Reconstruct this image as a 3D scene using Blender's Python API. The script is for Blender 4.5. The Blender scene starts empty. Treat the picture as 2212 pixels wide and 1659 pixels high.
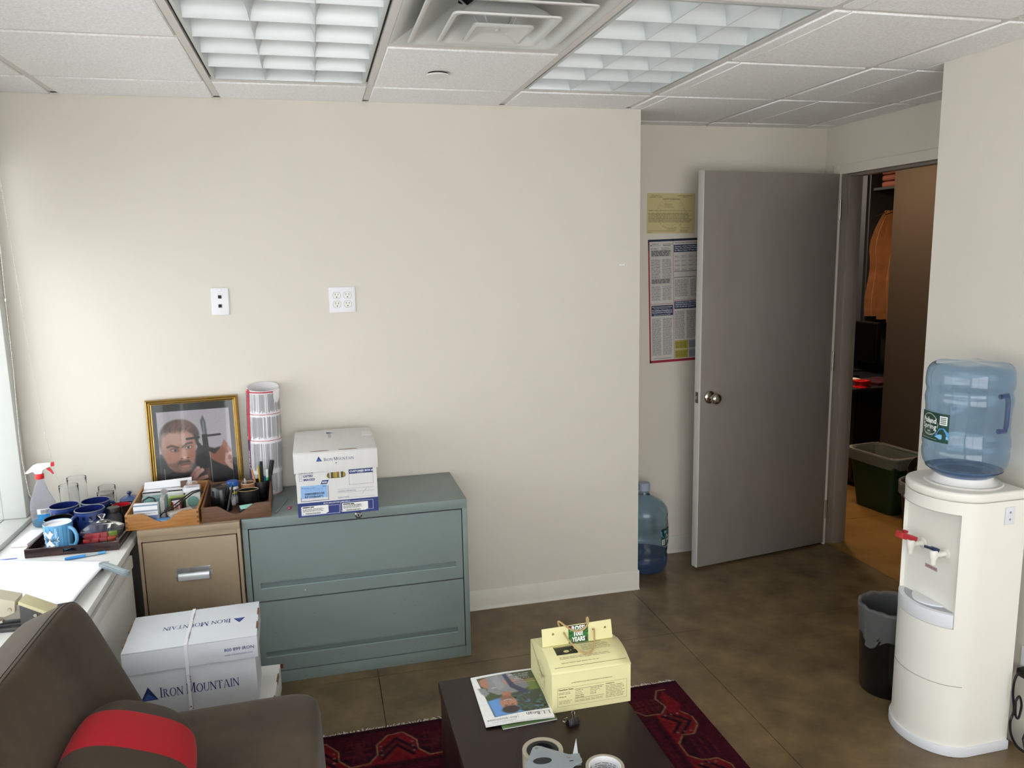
import bpy, bmesh, math, random
import numpy as np
from mathutils import Vector, Matrix
random.seed(7)
S = bpy.context.scene
COL = S.collection
PI = math.pi

# ------------------------------------------------------------------ camera
cam_d = bpy.data.cameras.new('camera'); cam = bpy.data.objects.new('camera', cam_d); COL.objects.link(cam); S.camera = cam
YAW, PITCH, ROLL = .2435, .1628, -.0201
cy, sy, cp, sp = math.cos(YAW), math.sin(YAW), math.cos(PITCH), math.sin(PITCH)
fw = Vector((sy*cp, cy*cp, -sp)); rt = Vector((cy, -sy, 0)); up = rt.cross(fw)
c_, s_ = math.cos(ROLL), math.sin(ROLL)
r2 = c_*rt + s_*up; u2 = -s_*rt + c_*up
cam.matrix_world = Matrix(((r2.x, u2.x, -fw.x, -1.5488), (r2.y, u2.y, -fw.y, -3.5905), (r2.z, u2.z, -fw.z, 1.733), (0, 0, 0, 1)))
cam_d.sensor_width = 36; cam_d.lens = 1683.2*36/2212; cam_d.clip_start = .02

# ------------------------------------------------------------------ light, world, exposure
S.view_settings.view_transform = 'Standard'; S.view_settings.look = 'None'
S.view_settings.gamma = 1; S.view_settings.use_curve_mapping = False
S.view_settings.exposure = 0.5
world = bpy.data.worlds.new('sky'); S.world = world; world.use_nodes = True
wn = world.node_tree.nodes; wn['Background'].inputs[0].default_value = (.97, .98, 1, 1); wn['Background'].inputs[1].default_value = 3.6
def area(name, loc, rot, sx, sy_, power, col, portal=False):
    l = bpy.data.lights.new(name, 'AREA'); l.shape = 'RECTANGLE'; l.size = sx; l.size_y = sy_; l.energy = power; l.color = col
    o = bpy.data.objects.new(name, l); COL.objects.link(o); o.location = loc; o.rotation_euler = rot
    if portal: l.cycles.is_portal = True
    return o
area('window_portal', (-2.86, -2.5, 1.42), (0, -PI/2, 0), 1.46, 4.9, 1, (1, 1, 1), True)
area('rear_window_portal', (-1.02, -5.09, 1.32), (PI/2, 0, 0), 3.1, 1.9, 1, (1, 1, 1), True)
area('hall_ceiling_lamp', (1.66, .85, 2.5), (0, 0, 0), .3, .5, 16, (1, .68, .4))
area('hall_desk_fill', (2.3, 2.3, 2.5), (0, 0, 0), .3, .5, 14, (1, .85, .7))  # added fill that brightens the desk area, not a fixture of the hall

# ------------------------------------------------------------------ helpers
def lin(h):
    h = h.lstrip('#'); o = []
    for i in (0, 2, 4):
        v = int(h[i:i+2], 16)/255; o.append(v/12.92 if v <= .04045 else ((v+.055)/1.055)**2.4)
    return tuple(o)
def mat(name, hexc, rough=.5, metal=0, spec=.5, bump=0, bscale=300, var=0, vscale=8, trans=0, ior=1.45, coat=0, sheen=0, alpha=1, attr=None, stretch=None, emit=None, estr=0, detail=3, hex2=None):
    m = bpy.data.materials.new(name); m.use_nodes = True; nt = m.node_tree; b = nt.nodes['Principled BSDF']; L = nt.links
    c = lin(hexc); b.inputs['Base Color'].default_value = (*c, 1)
    b.inputs['Roughness'].default_value = rough; b.inputs['Metallic'].default_value = metal
    b.inputs['Specular IOR Level'].default_value = spec; b.inputs['IOR'].default_value = ior
    b.inputs['Transmission Weight'].default_value = trans; b.inputs['Coat Weight'].default_value = coat
    b.inputs['Sheen Weight'].default_value = sheen; b.inputs['Alpha'].default_value = alpha
    if coat: b.inputs['Coat Roughness'].default_value = .15
    tc = nt.nodes.new('ShaderNodeTexCoord'); co = tc.outputs['Object']
    if stretch:
        mp = nt.nodes.new('ShaderNodeMapping'); mp.inputs['Scale'].default_value = stretch; L.new(co, mp.inputs[0]); co = mp.outputs[0]
    if attr:
        a = nt.nodes.new('ShaderNodeAttribute'); a.attribute_name = attr; L.new(a.outputs['Color'], b.inputs['Base Color'])
    elif var or hex2:
        n = nt.nodes.new('ShaderNodeTexNoise'); n.inputs['Scale'].default_value = vscale; n.inputs['Detail'].default_value = detail; n.inputs['Roughness'].default_value = .6
        L.new(co, n.inputs['Vector'])
        r = nt.nodes.new('ShaderNodeMapRange'); r.inputs[1].default_value = .3; r.inputs[2].default_value = .7; L.new(n.outputs[0], r.inputs[0])
        x = nt.nodes.new('ShaderNodeMix'); x.data_type = 'RGBA'; L.new(r.outputs[0], x.inputs[0])
        d = lin(hex2) if hex2 else tuple(max(0, k*(1-var)) for k in c)
        e = c if hex2 else tuple(min(1, k*(1+var)) for k in c)
        x.inputs[6].default_value = (*d, 1); x.inputs[7].default_value = (*e, 1); L.new(x.outputs[2], b.inputs['Base Color'])
    if bump:
        n2 = nt.nodes.new('ShaderNodeTexNoise'); n2.inputs['Scale'].default_value = bscale; n2.inputs['Detail'].default_value = 3; L.new(co, n2.inputs['Vector'])
        bp = nt.nodes.new('ShaderNodeBump'); bp.inputs['Strength'].default_value = bump; bp.inputs['Distance'].default_value = .002
        L.new(n2.outputs[0], bp.inputs['Height']); L.new(bp.outputs[0], b.inputs['Normal'])
    if emit: b.inputs['Emission Color'].default_value = (*lin(emit), 1); b.inputs['Emission Strength'].default_value = estr
    return m
_ink = {}
def inkmat(h, rough=.55):
    if (h, rough) not in _ink: _ink[(h, rough)] = mat('ink_'+h, h, rough)
    return _ink[(h, rough)]

class MB:
    def __init__(s): s.v = []; s.f = []
    def add(s, vs, fs):
        n = len(s.v); s.v += [tuple(p) for p in vs]; s.f += [tuple(i+n for i in f) for f in fs]; return s
    def box(s, x0, x1, y0, y1, z0, z1, M=None):
        x0, x1 = min(x0, x1), max(x0, x1); y0, y1 = min(y0, y1), max(y0, y1); z0, z1 = min(z0, z1), max(z0, z1)
        p = [Vector((x, y, z)) for z in (z0, z1) for y in (y0, y1) for x in (x0, x1)]
        if M is not None: p = [M @ q for q in p]
        return s.add(p, [(0, 2, 3, 1), (4, 5, 7, 6), (0, 1, 5, 4), (2, 6, 7, 3), (0, 4, 6, 2), (1, 3, 7, 5)])
    def prism(s, poly, z0, z1, M=None):
        n = len(poly); p = [Vector((x, y, z0)) for x, y in poly]+[Vector((x, y, z1)) for x, y in poly]
        if M is not None: p = [M @ q for q in p]
        return s.add(p, [tuple(range(n-1, -1, -1)), tuple(range(n, 2*n))]+[(i, (i+1) % n, n+(i+1) % n, n+i) for i in range(n)])
    def lathe(s, prof, n=32, c=(0, 0, 0), M=None, sx=1, sy=1, closed=False, fn=None):
        vs = []; fs = []; k = len(prof)
        for r, z in prof:
            for i in range(n):
                a = 2*PI*i/n; x, y = r*math.cos(a)*sx, r*math.sin(a)*sy
                if fn: x, y, z_ = fn(x, y, z, a)
                else: z_ = z
                q = Vector((x+c[0], y+c[1], z_+c[2])); vs.append(M @ q if M is not None else q)
        for j in range(k-1 if not closed else k):
            for i in range(n):
                a, b = j*n+i, j*n+(i+1) % n; d, e = ((j+1) % k)*n+i, ((j+1) % k)*n+(i+1) % n
                fs.append((a, b, e, d))
        if not closed:
            if prof[0][0] < .0022: fs.append(tuple(range(n-1, -1, -1)))
            if prof[-1][0] < .0022: fs.append(tuple((k-1)*n+i for i in range(n)))
        return s.add(vs, fs)
    def tube(s, pts, r, n=8, closed=False, taper=None):
        pts = [Vector(p) for p in pts]; m = len(pts); vs = []; fs = []; prev = None
        for i, p in enumerate(pts):
            a = pts[(i-1) % m] if (closed or i) else p; b = pts[(i+1) % m] if (closed or i < m-1) else p
            t = (b-a).normalized() if (b-a).length else Vector((0, 0, 1))
            if prev is None:
                u = t.cross(Vector((0, 0, 1)));
                if u.length < .1: u = t.cross(Vector((1, 0, 0)))
            else: u = prev-t*prev.dot(t)
            u.normalize(); prev = u; w = t.cross(u); rr = r*(taper[i] if taper else 1)
            for k in range(n): vs.append(p+rr*(math.cos(2*PI*k/n)*u+math.sin(2*PI*k/n)*w))
        for i in range(m if closed else m-1):
            for k in range(n):
                a, b = i*n+k, i*n+(k+1) % n; j = (i+1) % m; fs.append((a, b, j*n+(k+1) % n, j*n+k))
        if not closed: fs += [tuple(range(n-1, -1, -1)), tuple((m-1)*n+k for k in range(n))]
        return s.add(vs, fs)
    def grid(s, fn, nu, nv, closeu=False):
        vs = [fn(i/(nu if closeu else nu-1), j/(nv-1)) for j in range(nv) for i in range(nu)]; fs = []
        for j in range(nv-1):
            for i in range(nu if closeu else nu-1):
                a, b = j*nu+i, j*nu+(i+1) % nu; fs.append((a, b, b+nu, a+nu))
        return s.add(vs, fs)
    def build(s, name, m, parent=None, world=False, bevel=0, seg=2, smooth=True, kind=None, label=None, ang=38, thick=0, subsurf=0):
        me = bpy.data.meshes.new(name); me.from_pydata(s.v, [], s.f); me.update()
        bm = bmesh.new(); bm.from_mesh(me)
        bmesh.ops.recalc_face_normals(bm, faces=bm.faces)
        if bevel:
            ed = [e for e in bm.edges if len(e.link_faces) == 2 and e.calc_face_angle(0) > .5]
            bmesh.ops.bevel(bm, geom=ed, offset=bevel, segments=seg, profile=.6, affect='EDGES', clamp_overlap=True)
        bm.to_mesh(me); bm.free()
        if smooth:
            for p in me.polygons: p.use_smooth = True
            me.set_sharp_from_angle(angle=math.radians(ang))
        if m: me.materials.append(m)
        o = bpy.data.objects.new(name, me); COL.objects.link(o)
        if thick:
            md = o.modifiers.new('thickness', 'SOLIDIFY'); md.thickness = thick; md.offset = 0
        if subsurf:
            md = o.modifiers.new('subdivision', 'SUBSURF'); md.levels = subsurf; md.render_levels = subsurf
        if parent is not None: attach(o, parent, world)
        if kind: o['kind'] = kind
        if label: o['label'] = label
        return o
def chain_mat(o):
    M = o.matrix_basis.copy()
    if o.parent: M = chain_mat(o.parent) @ o.matrix_parent_inverse @ M
    return M
def attach(o, parent, world=False):
    o.parent = parent
    if world: o.matrix_parent_inverse = chain_mat(parent).inverted()
def tag(o, label, cat, group=None, kind=None):
    o['label'] = label; o['category'] = cat
    if group: o['group'] = group
    if kind: o['kind'] = kind
    return o
def thing(name, label, cat, loc=(0, 0, 0), rz=0, group=None, rot=None):
    o = bpy.data.objects.new(name, None); COL.objects.link(o); o.empty_display_size = .05
    o.location = loc; o.rotation_euler = rot if rot else (0, 0, rz)
    return tag(o, label, cat, group)
def struct(o): o['kind'] = 'structure'; return o
def box(name, m, x0, x1, y0, y1, z0, z1, parent=None, world=False, bevel=0, **k):
    return MB().box(x0, x1, y0, y1, z0, z1).build(name, m, parent, world, bevel, **k)
def copy_tree(o, parent=None):
    c = o.copy(); COL.objects.link(c)
    if parent: c.parent = parent; c.matrix_parent_inverse = o.matrix_parent_inverse.copy()
    for ch in list(o.children): copy_tree(ch, c)
    return c
def rrect(x0, y0, x1, y1, r, n=5):
    p = []
    for cx, cy_, a0 in ((x1-r, y1-r, 0), (x0+r, y1-r, 90), (x0+r, y0+r, 180), (x1-r, y0+r, 270)):
        for i in range(n+1):
            a = math.radians(a0+90*i/n); p.append((cx+r*math.cos(a), cy_+r*math.sin(a)))
    return p
def frame_m(o, ux, uy):
    ux = Vector(ux).normalized(); uy = Vector(uy); uy = (uy-ux*uy.dot(ux)).normalized(); n = ux.cross(uy)
    return Matrix(((ux.x, uy.x, n.x, o[0]), (ux.y, uy.y, n.y, o[1]), (ux.z, uy.z, n.z, o[2]), (0, 0, 0, 1)))
def pillow(nx, ny, hx, hy, hz, p=2.6, pinch=.0):
    """cushion surface: superellipse edge, puffed in the middle; local centre at origin"""
    mb = MB()
    def fn(sgn):
        def g(u, v):
            a, b = 2*u-1, 2*v-1
            e = max(0, (1-abs(a)**p)*(1-abs(b)**p))**.42
            k = 1-pinch*(a*a)*(1-b*b)*0-pinch*((1-a*a)*abs(b)**3)
            l = 1-pinch*((1-b*b)*abs(a)**3)
            return (a*hx*l, b*hy*k, sgn*hz*e)
        return g
    mb.grid(fn(1), nx, ny); mb.grid(fn(-1), nx, ny)
    return mb
def weld(o, d=.0005):
    bm = bmesh.new(); bm.from_mesh(o.data); bmesh.ops.remove_doubles(bm, verts=bm.verts, dist=d); bmesh.ops.recalc_face_normals(bm, faces=bm.faces); bm.to_mesh(o.data); bm.free()
    for p in o.data.polygons: p.use_smooth = True
    return o

# ------------------------------------------------------------------ printing: flat lettering and marks as thin geometry
_tc = {}
def text_geo(s, bold=0, res=2):
    k = (s, bold)
    if k in _tc: return _tc[k]
    cu = bpy.data.curves.new('t', 'FONT'); cu.body = s; cu.size = 1; cu.offset = bold; cu.resolution_u = res; cu.fill_mode = 'FRONT'
    o = bpy.data.objects.new('t', cu); COL.objects.link(o)
    dg = bpy.context.evaluated_depsgraph_get(); me = bpy.data.meshes.new_from_object(o.evaluated_get(dg))
    vs = [(v.co.x, v.co.y) for v in me.vertices]; fs = [tuple(p.vertices) for p in me.polygons]
    bpy.data.objects.remove(o); bpy.data.curves.remove(cu); bpy.data.meshes.remove(me)
    x0 = min(v[0] for v in vs); x1 = max(v[0] for v in vs)
    _tc[k] = ([(x-x0, y) for x, y in vs], fs, x1-x0); return _tc[k]
# a small serif capital alphabet (unit cap height)
def _arc(cx, cy_, ro, rwo, ri, rwi, a0, a1, n=14):
    q = []
    for i in range(n):
        a, b = math.radians(a0+(a1-a0)*i/n), math.radians(a0+(a1-a0)*(i+1)/n)
        q.append([(cx+rwo*math.cos(a), cy_+ro*math.sin(a)), (cx+rwo*math.cos(b), cy_+ro*math.sin(b)), (cx+rwi*math.cos(b), cy_+ri*math.sin(b)), (cx+rwi*math.cos(a), cy_+ri*math.sin(a))])
    return q
def _st(x, w=.13, s0=1, s1=1, y0=0, y1=1):
    q = [[(x, y0), (x+w, y0), (x+w, y1), (x, y1)]]
    if s0: q.append([(x-.08, y0), (x+w+.08, y0), (x+w+.08, y0+.05), (x-.08, y0+.05)])
    if s1: q.append([(x-.08, y1-.05), (x+w+.08, y1-.05), (x+w+.08, y1), (x-.08, y1)])
    return q
SER = {
 'I': (_st(.08), .29),
 'R': (_st(.08)+_arc(.21, .75, .25, .36, .2, .23, -90, 90)+[[(.3, .5), (.44, .5), (.78, 0), (.6, 0)], [(.58, 0), (.84, 0), (.84, .05), (.58, .05)]], .8),
 'O': (_arc(.45, .5, .52, .45, .46, .31, 0, 360, 28), .9),
 'N': (_st(.08, .07)+[[(.02, 1), (.2, 1), (.85, 0), (.7, 0)]]+_st(.72, .07, 0, 1), .87),
 'M': (_st(.08, .06)+[[(.02, 1), (.22, 1), (.58, .02), (.47, .02)], [(.47, .02), (.55, .02), (.9, 1), (.82, 1)]]+_st(.82, .14), 1.04),
 'U': (_st(.08, .13, 0, 1, .3)+_st(.68, .07, 0, 1, .3)+_arc(.415, .32, .34, .335, .28, .25, 180, 360), .83),
 'T': (_st(.36, .13, 1, 0)+[[(.02, .94), (.83, .94), (.83, 1), (.02, 1)], [(.02, .78), (.06, .78), (.08, .94), (.02, .94)], [(.83, .78), (.79, .78), (.77, .94), (.83, .94)]], .85),
 'A': ([[(.36, 1), (.48, 1), (.86, 0), (.7, 0)], [(.4, .95), (.36, 1), (.08, 0), (.14, 0)], [(.2, .3), (.66, .3), (.66, .35), (.2, .35)], [(0, 0), (.24, 0), (.24, .05), (0, .05)], [(.6, 0), (.92, 0), (.92, .05), (.6, .05)]], .9),
 'L': (_st(.08)+[[(.1, 0), (.62, 0), (.62, .06), (.1, .06)], [(.56, .06), (.62, .06), (.62, .24), (.59, .24)]], .66),
 'B': (_st(.08)+_arc(.21, .75, .25, .33, .2, .2, -90, 90)+_arc(.21, .26, .27, .42, .2, .27, -90, 90), .68),
 '.': ([[(.06, 0), (.18, 0), (.18, .12), (.06, .12)]], .26),
 'e': (_arc(.28, .32, .34, .28, .28, .17, 20, 320, 20)+[[(.06, .3), (.54, .3), (.54, .36), (.06, .36)]], .6),
 'a': (_arc(.22, .18, .2, .2, .14, .11, 0, 360, 18)+_st(.38, .11, 0, 0, 0, .46)+_arc(.26, .44, .22, .22, .16, .12, 0, 160, 10)+[[(.38, 0), (.58, 0), (.58, .05), (.38, .05)]], .6),
 'n': (_st(.08, .11, 1, 1, 0, .64)+_arc(.34, .38, .26, .25, .18, .14, 0, 140, 10)+_st(.48, .11, 1, 0, 0, .4), .72),
}
class Ink:
    def __init__(s): s.q = {}
    def face(s, vs, fs, col, ly=0):
        v, f = s.q.setdefault(col, ([], [])); n = len(v); v += [(x, y, ly) for x, y in vs]; f += [tuple(i+n for i in t) for t in fs]; return s
    def rect(s, x, y, w, h, col, ly=0, nx=1, ny=1):
        for i in range(nx):
            for j in range(ny):
                a, b, c, d = x+w*i/nx, x+w*(i+1)/nx, y+h*j/ny, y+h*(j+1)/ny
                s.face([(a, c), (b, c), (b, d), (a, d)], [(0, 1, 2, 3)], col, ly)
        return s
    def poly(s, p, col, ly=0): return s.face(p, [tuple(range(len(p)))], col, ly)
    def disc(s, cx, cy_, rx, ry, col, ly=0, n=24): return s.poly([(cx+rx*math.cos(2*PI*i/n), cy_+ry*math.sin(2*PI*i/n)) for i in range(n)], col, ly)
    def ring(s, cx, cy_, r0, r1, col, ly=0, n=32, ay=1):
        for i in range(n):
            a, b = 2*PI*i/n, 2*PI*(i+1)/n
            s.poly([(cx+r1*math.cos(a), cy_+r1*math.sin(a)*ay), (cx+r1*math.cos(b), cy_+r1*math.sin(b)*ay), (cx+r0*math.cos(b), cy_+r0*math.sin(b)*ay), (cx+r0*math.cos(a), cy_+r0*math.sin(a)*ay)], col, ly)
        return s
    def border(s, x, y, w, h, t, col, ly=0):
        s.rect(x, y, w, t, col, ly); s.rect(x, y+h-t, w, t, col, ly); s.rect(x, y, t, h, col, ly); s.rect(x+w-t, y, t, h, col, ly); return s
    def text(s, t, x, y, size, col, al='l', bold=0, ly=1, width=None, sx=1, rot=0, flip=False):
        """size = cap height"""
        if not t.strip(): return s
        vs, fs, w = text_geo(t, bold); k = size/.69; kx = k*sx
        if width: kx = width/w
        ox = {'l': 0, 'c': -w*kx/2, 'r': -w*kx}[al]; c, sn = math.cos(rot), math.sin(rot)
        P = [(a*kx+ox, b*k) for a, b in vs]
        if flip: P = [(-a, b) for a, b in P]
        return s.face([(x+a*c-b*sn, y+a*sn+b*c) for a, b in P], fs, col, ly)
    def serif(s, t, x, y, size, col, caps=(), small=.8, gap=.06, width=None, ly=1, rot=0):
        ws = 0; pl = []
        for i, ch in enumerate(t):
            if ch == ' ': ws += .3; continue
            k = 1 if (i in caps or not caps) else small
            q, w = SER[ch]
            for p in q: pl.append([(ws+a*k, b*k) for a, b in p])
            ws += (w+gap)*k
        kx = size if not width else width/ws; c, sn = math.cos(rot), math.sin(rot)
        for p in pl: s.poly([(x+a*kx*c-b*size*sn, y+a*kx*sn+b*size*c) for a, b in p], col, ly)
        return ws*kx
    def para(s, x, y, w, h, line, col, fill=.45, ly=0, rag=.25, rng=random):
        """rows of word-shaped dashes from the top (y+h) down"""
        yy = y+h-line
        while yy >= y-1e-6:
            xe = x+w*(1-rag*rng.random()); xx = x
            while xx < xe:
                ww = min(line*(1.2+3.2*rng.random()), xe-xx)
                if ww > line*.3: s.rect(xx, yy, ww, line*fill, col, ly)
                xx += ww+line*.45
            yy -= line
        return s
    def build(s, name, parent, fn, world=False, rough=.55, label=None):
        V = []; F = []; mi = []; cols = list(s.q)
        for k, c in enumerate(cols):
            v, f = s.q[c]; n = len(V); V += [tuple(fn(x, y, l)) for x, y, l in v]; F += [tuple(i+n for i in t) for t in f]; mi += [k]*len(f)
        me = bpy.data.meshes.new(name); me.from_pydata(V, [], F)
        for c in cols: me.materials.append(inkmat(c, rough))
        me.polygons.foreach_set('material_index', mi); me.update()
        o = bpy.data.objects.new(name, me); COL.objects.link(o)
        if parent is not None: attach(o, parent, world)
        if label: o['label'] = label
        return o
def flat(o, ux, uy, e=.0004, de=.00025):
    M = frame_m(o, ux, uy)
    return lambda x, y, l: M @ Vector((x, y, e+de*l))
def cyl(cx, cy_, r, z0, a0, e=.0006, de=.0003):
    """x runs along the circumference (metres, counter-clockwise from angle a0), y upward"""
    def f(x, y, l):
        R = r+e+de*l; a = a0+x/r; return Vector((cx+R*math.cos(a), cy_+R*math.sin(a), z0+y))
    return f

# ------------------------------------------------------------------ painted prints (pictures that are flat in the place itself)
class Paint:
    def __init__(s, W, H, nx, ny, bg):
        s.W, s.H, s.nx, s.ny = W, H, nx, ny
        s.X, s.Y = np.meshgrid(np.linspace(0, W, nx), np.linspace(0, H, ny)); s.C = np.zeros((ny, nx, 3)); s.C[:] = s.c(bg); s.rs = np.random.RandomState(3)
    @staticmethod
    def c(h): h = h.lstrip('#'); return np.array([int(h[i:i+2], 16)/255 for i in (0, 2, 4)])
    def mix(s, m, col, a=1): m = (np.clip(m, 0, 1)*a)[..., None]; s.C = s.C*(1-m)+s.c(col)*m; return s
    def ell(s, cx, cy_, rx, ry, col, rot=0, soft=.1, a=1):
        r = math.radians(rot); dx, dy = s.X-cx, s.Y-cy_; u = dx*math.cos(r)+dy*math.sin(r); v = -dx*math.sin(r)+dy*math.cos(r)
        d = np.sqrt((u/rx)**2+(v/ry)**2); return s.mix((1-d)/soft+.5, col, a)
    def sdf(s, P):
        P = np.array(P, float); d = np.full(s.X.shape, 1e9); ins = np.zeros(s.X.shape, bool); n = len(P)
        for i in range(n):
            a, b = P[i], P[(i+1) % n]; e = b-a; wx, wy = s.X-a[0], s.Y-a[1]
            t = np.clip((wx*e[0]+wy*e[1])/max(e@e, 1e-12), 0, 1); d = np.minimum(d, (wx-t*e[0])**2+(wy-t*e[1])**2)
            c1 = (a[1] > s.Y) != (b[1] > s.Y)
            if a[1] != b[1]: ins ^= c1 & (s.X < (b[0]-a[0])*(s.Y-a[1])/(b[1]-a[1])+a[0])
        return np.sqrt(d)*np.where(ins, 1, -1)
    def poly(s, P, col, soft=1, a=1): return s.mix(s.sdf(P)/soft+.5, col, a)
    def line(s, P, w, col, soft=.5, a=1, closed=False):
        d = np.full(s.X.shape, 1e9); n = len(P)
        for i in range(n if closed else n-1):
            p, q = np.array(P[i], float), np.array(P[(i+1) % n], float); e = q-p; wx, wy = s.X-p[0], s.Y-p[1]
            t = np.clip((wx*e[0]+wy*e[1])/max(e@e, 1e-12), 0, 1); d = np.minimum(d, (wx-t*e[0])**2+(wy-t*e[1])**2)
        return s.mix((w/2-np.sqrt(d))/soft+.5, col, a)
    def noise(s, amt, cell=3):
        n = s.rs.rand(s.ny//cell+2, s.nx//cell+2); n = np.kron(n, np.ones((cell, cell)))[:s.ny, :s.nx]; s.C = np.clip(s.C*(1+amt*(n[..., None]-.5)), 0, 1); return s
    def build(s, name, parent, fn, rough=.3, world=False, label=None, coat=0, spec=.5, bump=0, bscale=400):
        C = np.where(s.C <= .04045, s.C/12.92, ((s.C+.055)/1.055)**2.4)
        nx, ny = s.nx, s.ny
        V = [tuple(fn(x, y)) for x, y in zip(s.X.ravel().tolist(), s.Y.ravel().tolist())]
        i, j = np.meshgrid(np.arange(nx-1), np.arange(ny-1)); a = (j*nx+i).ravel(); F = np.stack([a, a+nx, a+nx+1, a+1], 1).tolist()
        me = bpy.data.meshes.new(name); me.from_pydata(V, [], F); at = me.color_attributes.new('print', 'FLOAT_COLOR', 'POINT')
        buf = np.ones((nx*ny, 4), np.float32); buf[:, :3] = C.reshape(-1, 3); at.data.foreach_set('color', buf.ravel()); me.update()
        me.materials.append(mat(name+'_print', '808080', rough, attr='print', coat=coat, spec=spec, bump=bump, bscale=bscale))
        o = bpy.data.objects.new(name, me); COL.objects.link(o)
        if parent is not None: attach(o, parent, world)
        if label: o['label'] = label
        return o
# ------------------------------------------------------------------ the setting
H = 2.411
M_wall = mat('wall_paint', 'dcd6ca', .75, bump=.06, bscale=350, var=.015, vscale=1.2)
M_wall2 = mat('wall_paint_alcove', 'dfd8ca', .75, bump=.06, bscale=350)
M_base = mat('vinyl_base', 'd9d5ca', .45, var=.03, vscale=6)
M_white = mat('white_enamel', 'e6e6e2', .35)
M_whitep = mat('white_plastic', 'ecebe8', .3)
M_tile = mat('ceiling_tile', 'ffffff', .9, bump=.6, bscale=150, hex2='ebe7e4', vscale=130, detail=5)
M_bar = mat('ceiling_bar', 'dcd7d1', .5)
M_black = mat('black_gap', '0a0a0b', .6)
M_floor = mat('polished_concrete', '7f6b4c', .2, bump=.03, bscale=60, hex2='574936', vscale=5, detail=12, spec=.5)
M_hfloor = mat('hall_concrete', '94713f', .25, hex2='7c5d32', vscale=3, detail=8)
M_joint = mat('floor_joint', '2b241b', .6)
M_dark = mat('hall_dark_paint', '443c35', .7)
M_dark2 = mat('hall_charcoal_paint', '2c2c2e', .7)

# floor: base with the saw-cut slabs on it
fl = box('floor', M_joint, -2.95, 3.75, -5.1, 3.0, -.08, -.004, smooth=False); struct(fl)
xs = [-2.8, -1.385, -.04, 1.34]; ys = [-5.0, -4.95, -3.9, -2.7, -.503, .41]
for i in range(3):
    for j in range(5):
        x0, x1, y0, y1 = xs[i], xs[i+1], ys[j], ys[j+1]
        box('concrete_slab', M_floor, x0+.0015, x1-.0015, y0+.0015, y1-.0015, -.004, 0, fl, smooth=False)
for x0, x1 in ((1.34, 2.4), (2.4, 3.7)):
    for y0, y1 in ((-1.7, .6), (.6, 2.9)):
        box('concrete_slab', M_hfloor, x0+.0015, x1-.0015, y0+.0015, y1-.0015, -.004, 0, fl, smooth=False)

# walls
struct(box('wall_back', M_wall, -2.8, 0, 0, .41, 0, H+.12, smooth=False))
struct(box('wall_alcove', M_wall2, -2.8, 1.5, .41, .53, 0, H+.12, smooth=False))
struct(box('wall_right', M_wall, .756, 1.31, -5.0, -1.04, 0, H+.12, smooth=False))
dw = MB().box(1.31, 1.45, .318, .41, 0, H+.12).box(1.31, 1.45, -1.04, -.66, 0, H+.12).box(1.31, 1.45, -.66, .318, 2.185, H+.12).box(1.31, 1.45, -5.0, -1.04, 0, H+.12).build('wall_door', M_wall2, smooth=False); struct(dw)
o = MB().box(-2.95, -2.6, -5.12, -5, 0, H+.12).box(.56, 1.45, -5.12, -5, 0, H+.12).box(-2.6, .56, -5.12, -5, 0, .35).box(-2.6, .56, -5.12, -5, 2.3, H+.12).build('wall_rear', M_wall, smooth=False); struct(o)
wl = MB().box(-2.92, -2.8, -5.0, .41, 0, .665).box(-2.92, -2.8, -5.0, .41, 2.16, H+.12).box(-2.92, -2.8, -.03, .41, .665, 2.16).box(-2.92, -2.8, -5.0, -4.95, .665, 2.16).build('wall_left', M_wall, smooth=False); struct(wl)
# base boards
def cove(name, x0, x1, y, zt=.1, t=.006):
    mb = MB(); prof = [(0, 0), (-.016, 0), (-.009, .006), (-t, .018), (-t, zt-.004), (-t+.003, zt), (0, zt)]
    M = Matrix(((0, 0, 1, 0), (1, 0, 0, y), (0, 1, 0, 0), (0, 0, 0, 1)))
    mb.prism(prof, x0, x1, M); o = mb.build(name, M_base); return struct(o)
cove('baseboard_back', -.97, .006, 0); cove('baseboard_alcove', 0, 1.31, .41)
o = MB().box(0, .006, 0, .41, 0, .1).build('baseboard_return', M_base, bevel=.002); struct(o)
o = MB().box(.75, .756, -4.99, -1.04, 0, .1).box(.75, .8, -1.04, -1.034, 0, .1).build('baseboard_right', M_base, bevel=.002); struct(o)
# small hook and scuffs on the main wall
hk = thing('wall_hook', 'tiny white adhesive mark with a pin near right end of the main wall', 'hook', (-.09, 0, 1.68))
box('hook_plate', M_whitep, -.02, .012, -.0035, 0, -.004, .004, hk, bevel=.001)
box('pin', M_whitep, .014, .018, -.008, 0, -.002, .002, hk, bevel=.0005)

# window
win = struct(thing('window_1', 'tall window', 'window', (-2.8, -.03, .665))); del win['label'], win['category']
M_frame = mat('window_frame_paint', 'c9cac6', .4)
M_glass = mat('window_glass', 'ffffff', 0, trans=1, ior=1.01, spec=.1)
def wbox(n, m, *a, **k): return box(n, m, *a, parent=win, world=True, **k)
wbox('window_sill', M_frame, -2.9, -2.75, -4.95, -.03, .665, .70, bevel=.004)
wbox('window_head', M_frame, -2.9, -2.76, -4.95, -.03, 2.12, 2.16, bevel=.003)
yj = [-.03, -1.24, -2.46, -3.68, -4.9]
for i, y in enumerate(yj): wbox('window_frame', M_frame, -2.9, -2.765, y-.055, y, .70, 2.12, bevel=.005)
for i in range(4): wbox('window_pane', mat('daylight_dimming_glass', 'd6dad9', 0, trans=1, ior=1.01, spec=.1), -2.852, -2.848, yj[i+1]+.001, yj[i]-.056, .70, 2.12, smooth=False)  # pane tint added to cut the daylight from this side
w2 = struct(thing('window_2', 'x', 'x', (-1.02, -5.06, .35))); del w2['label'], w2['category']
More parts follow.
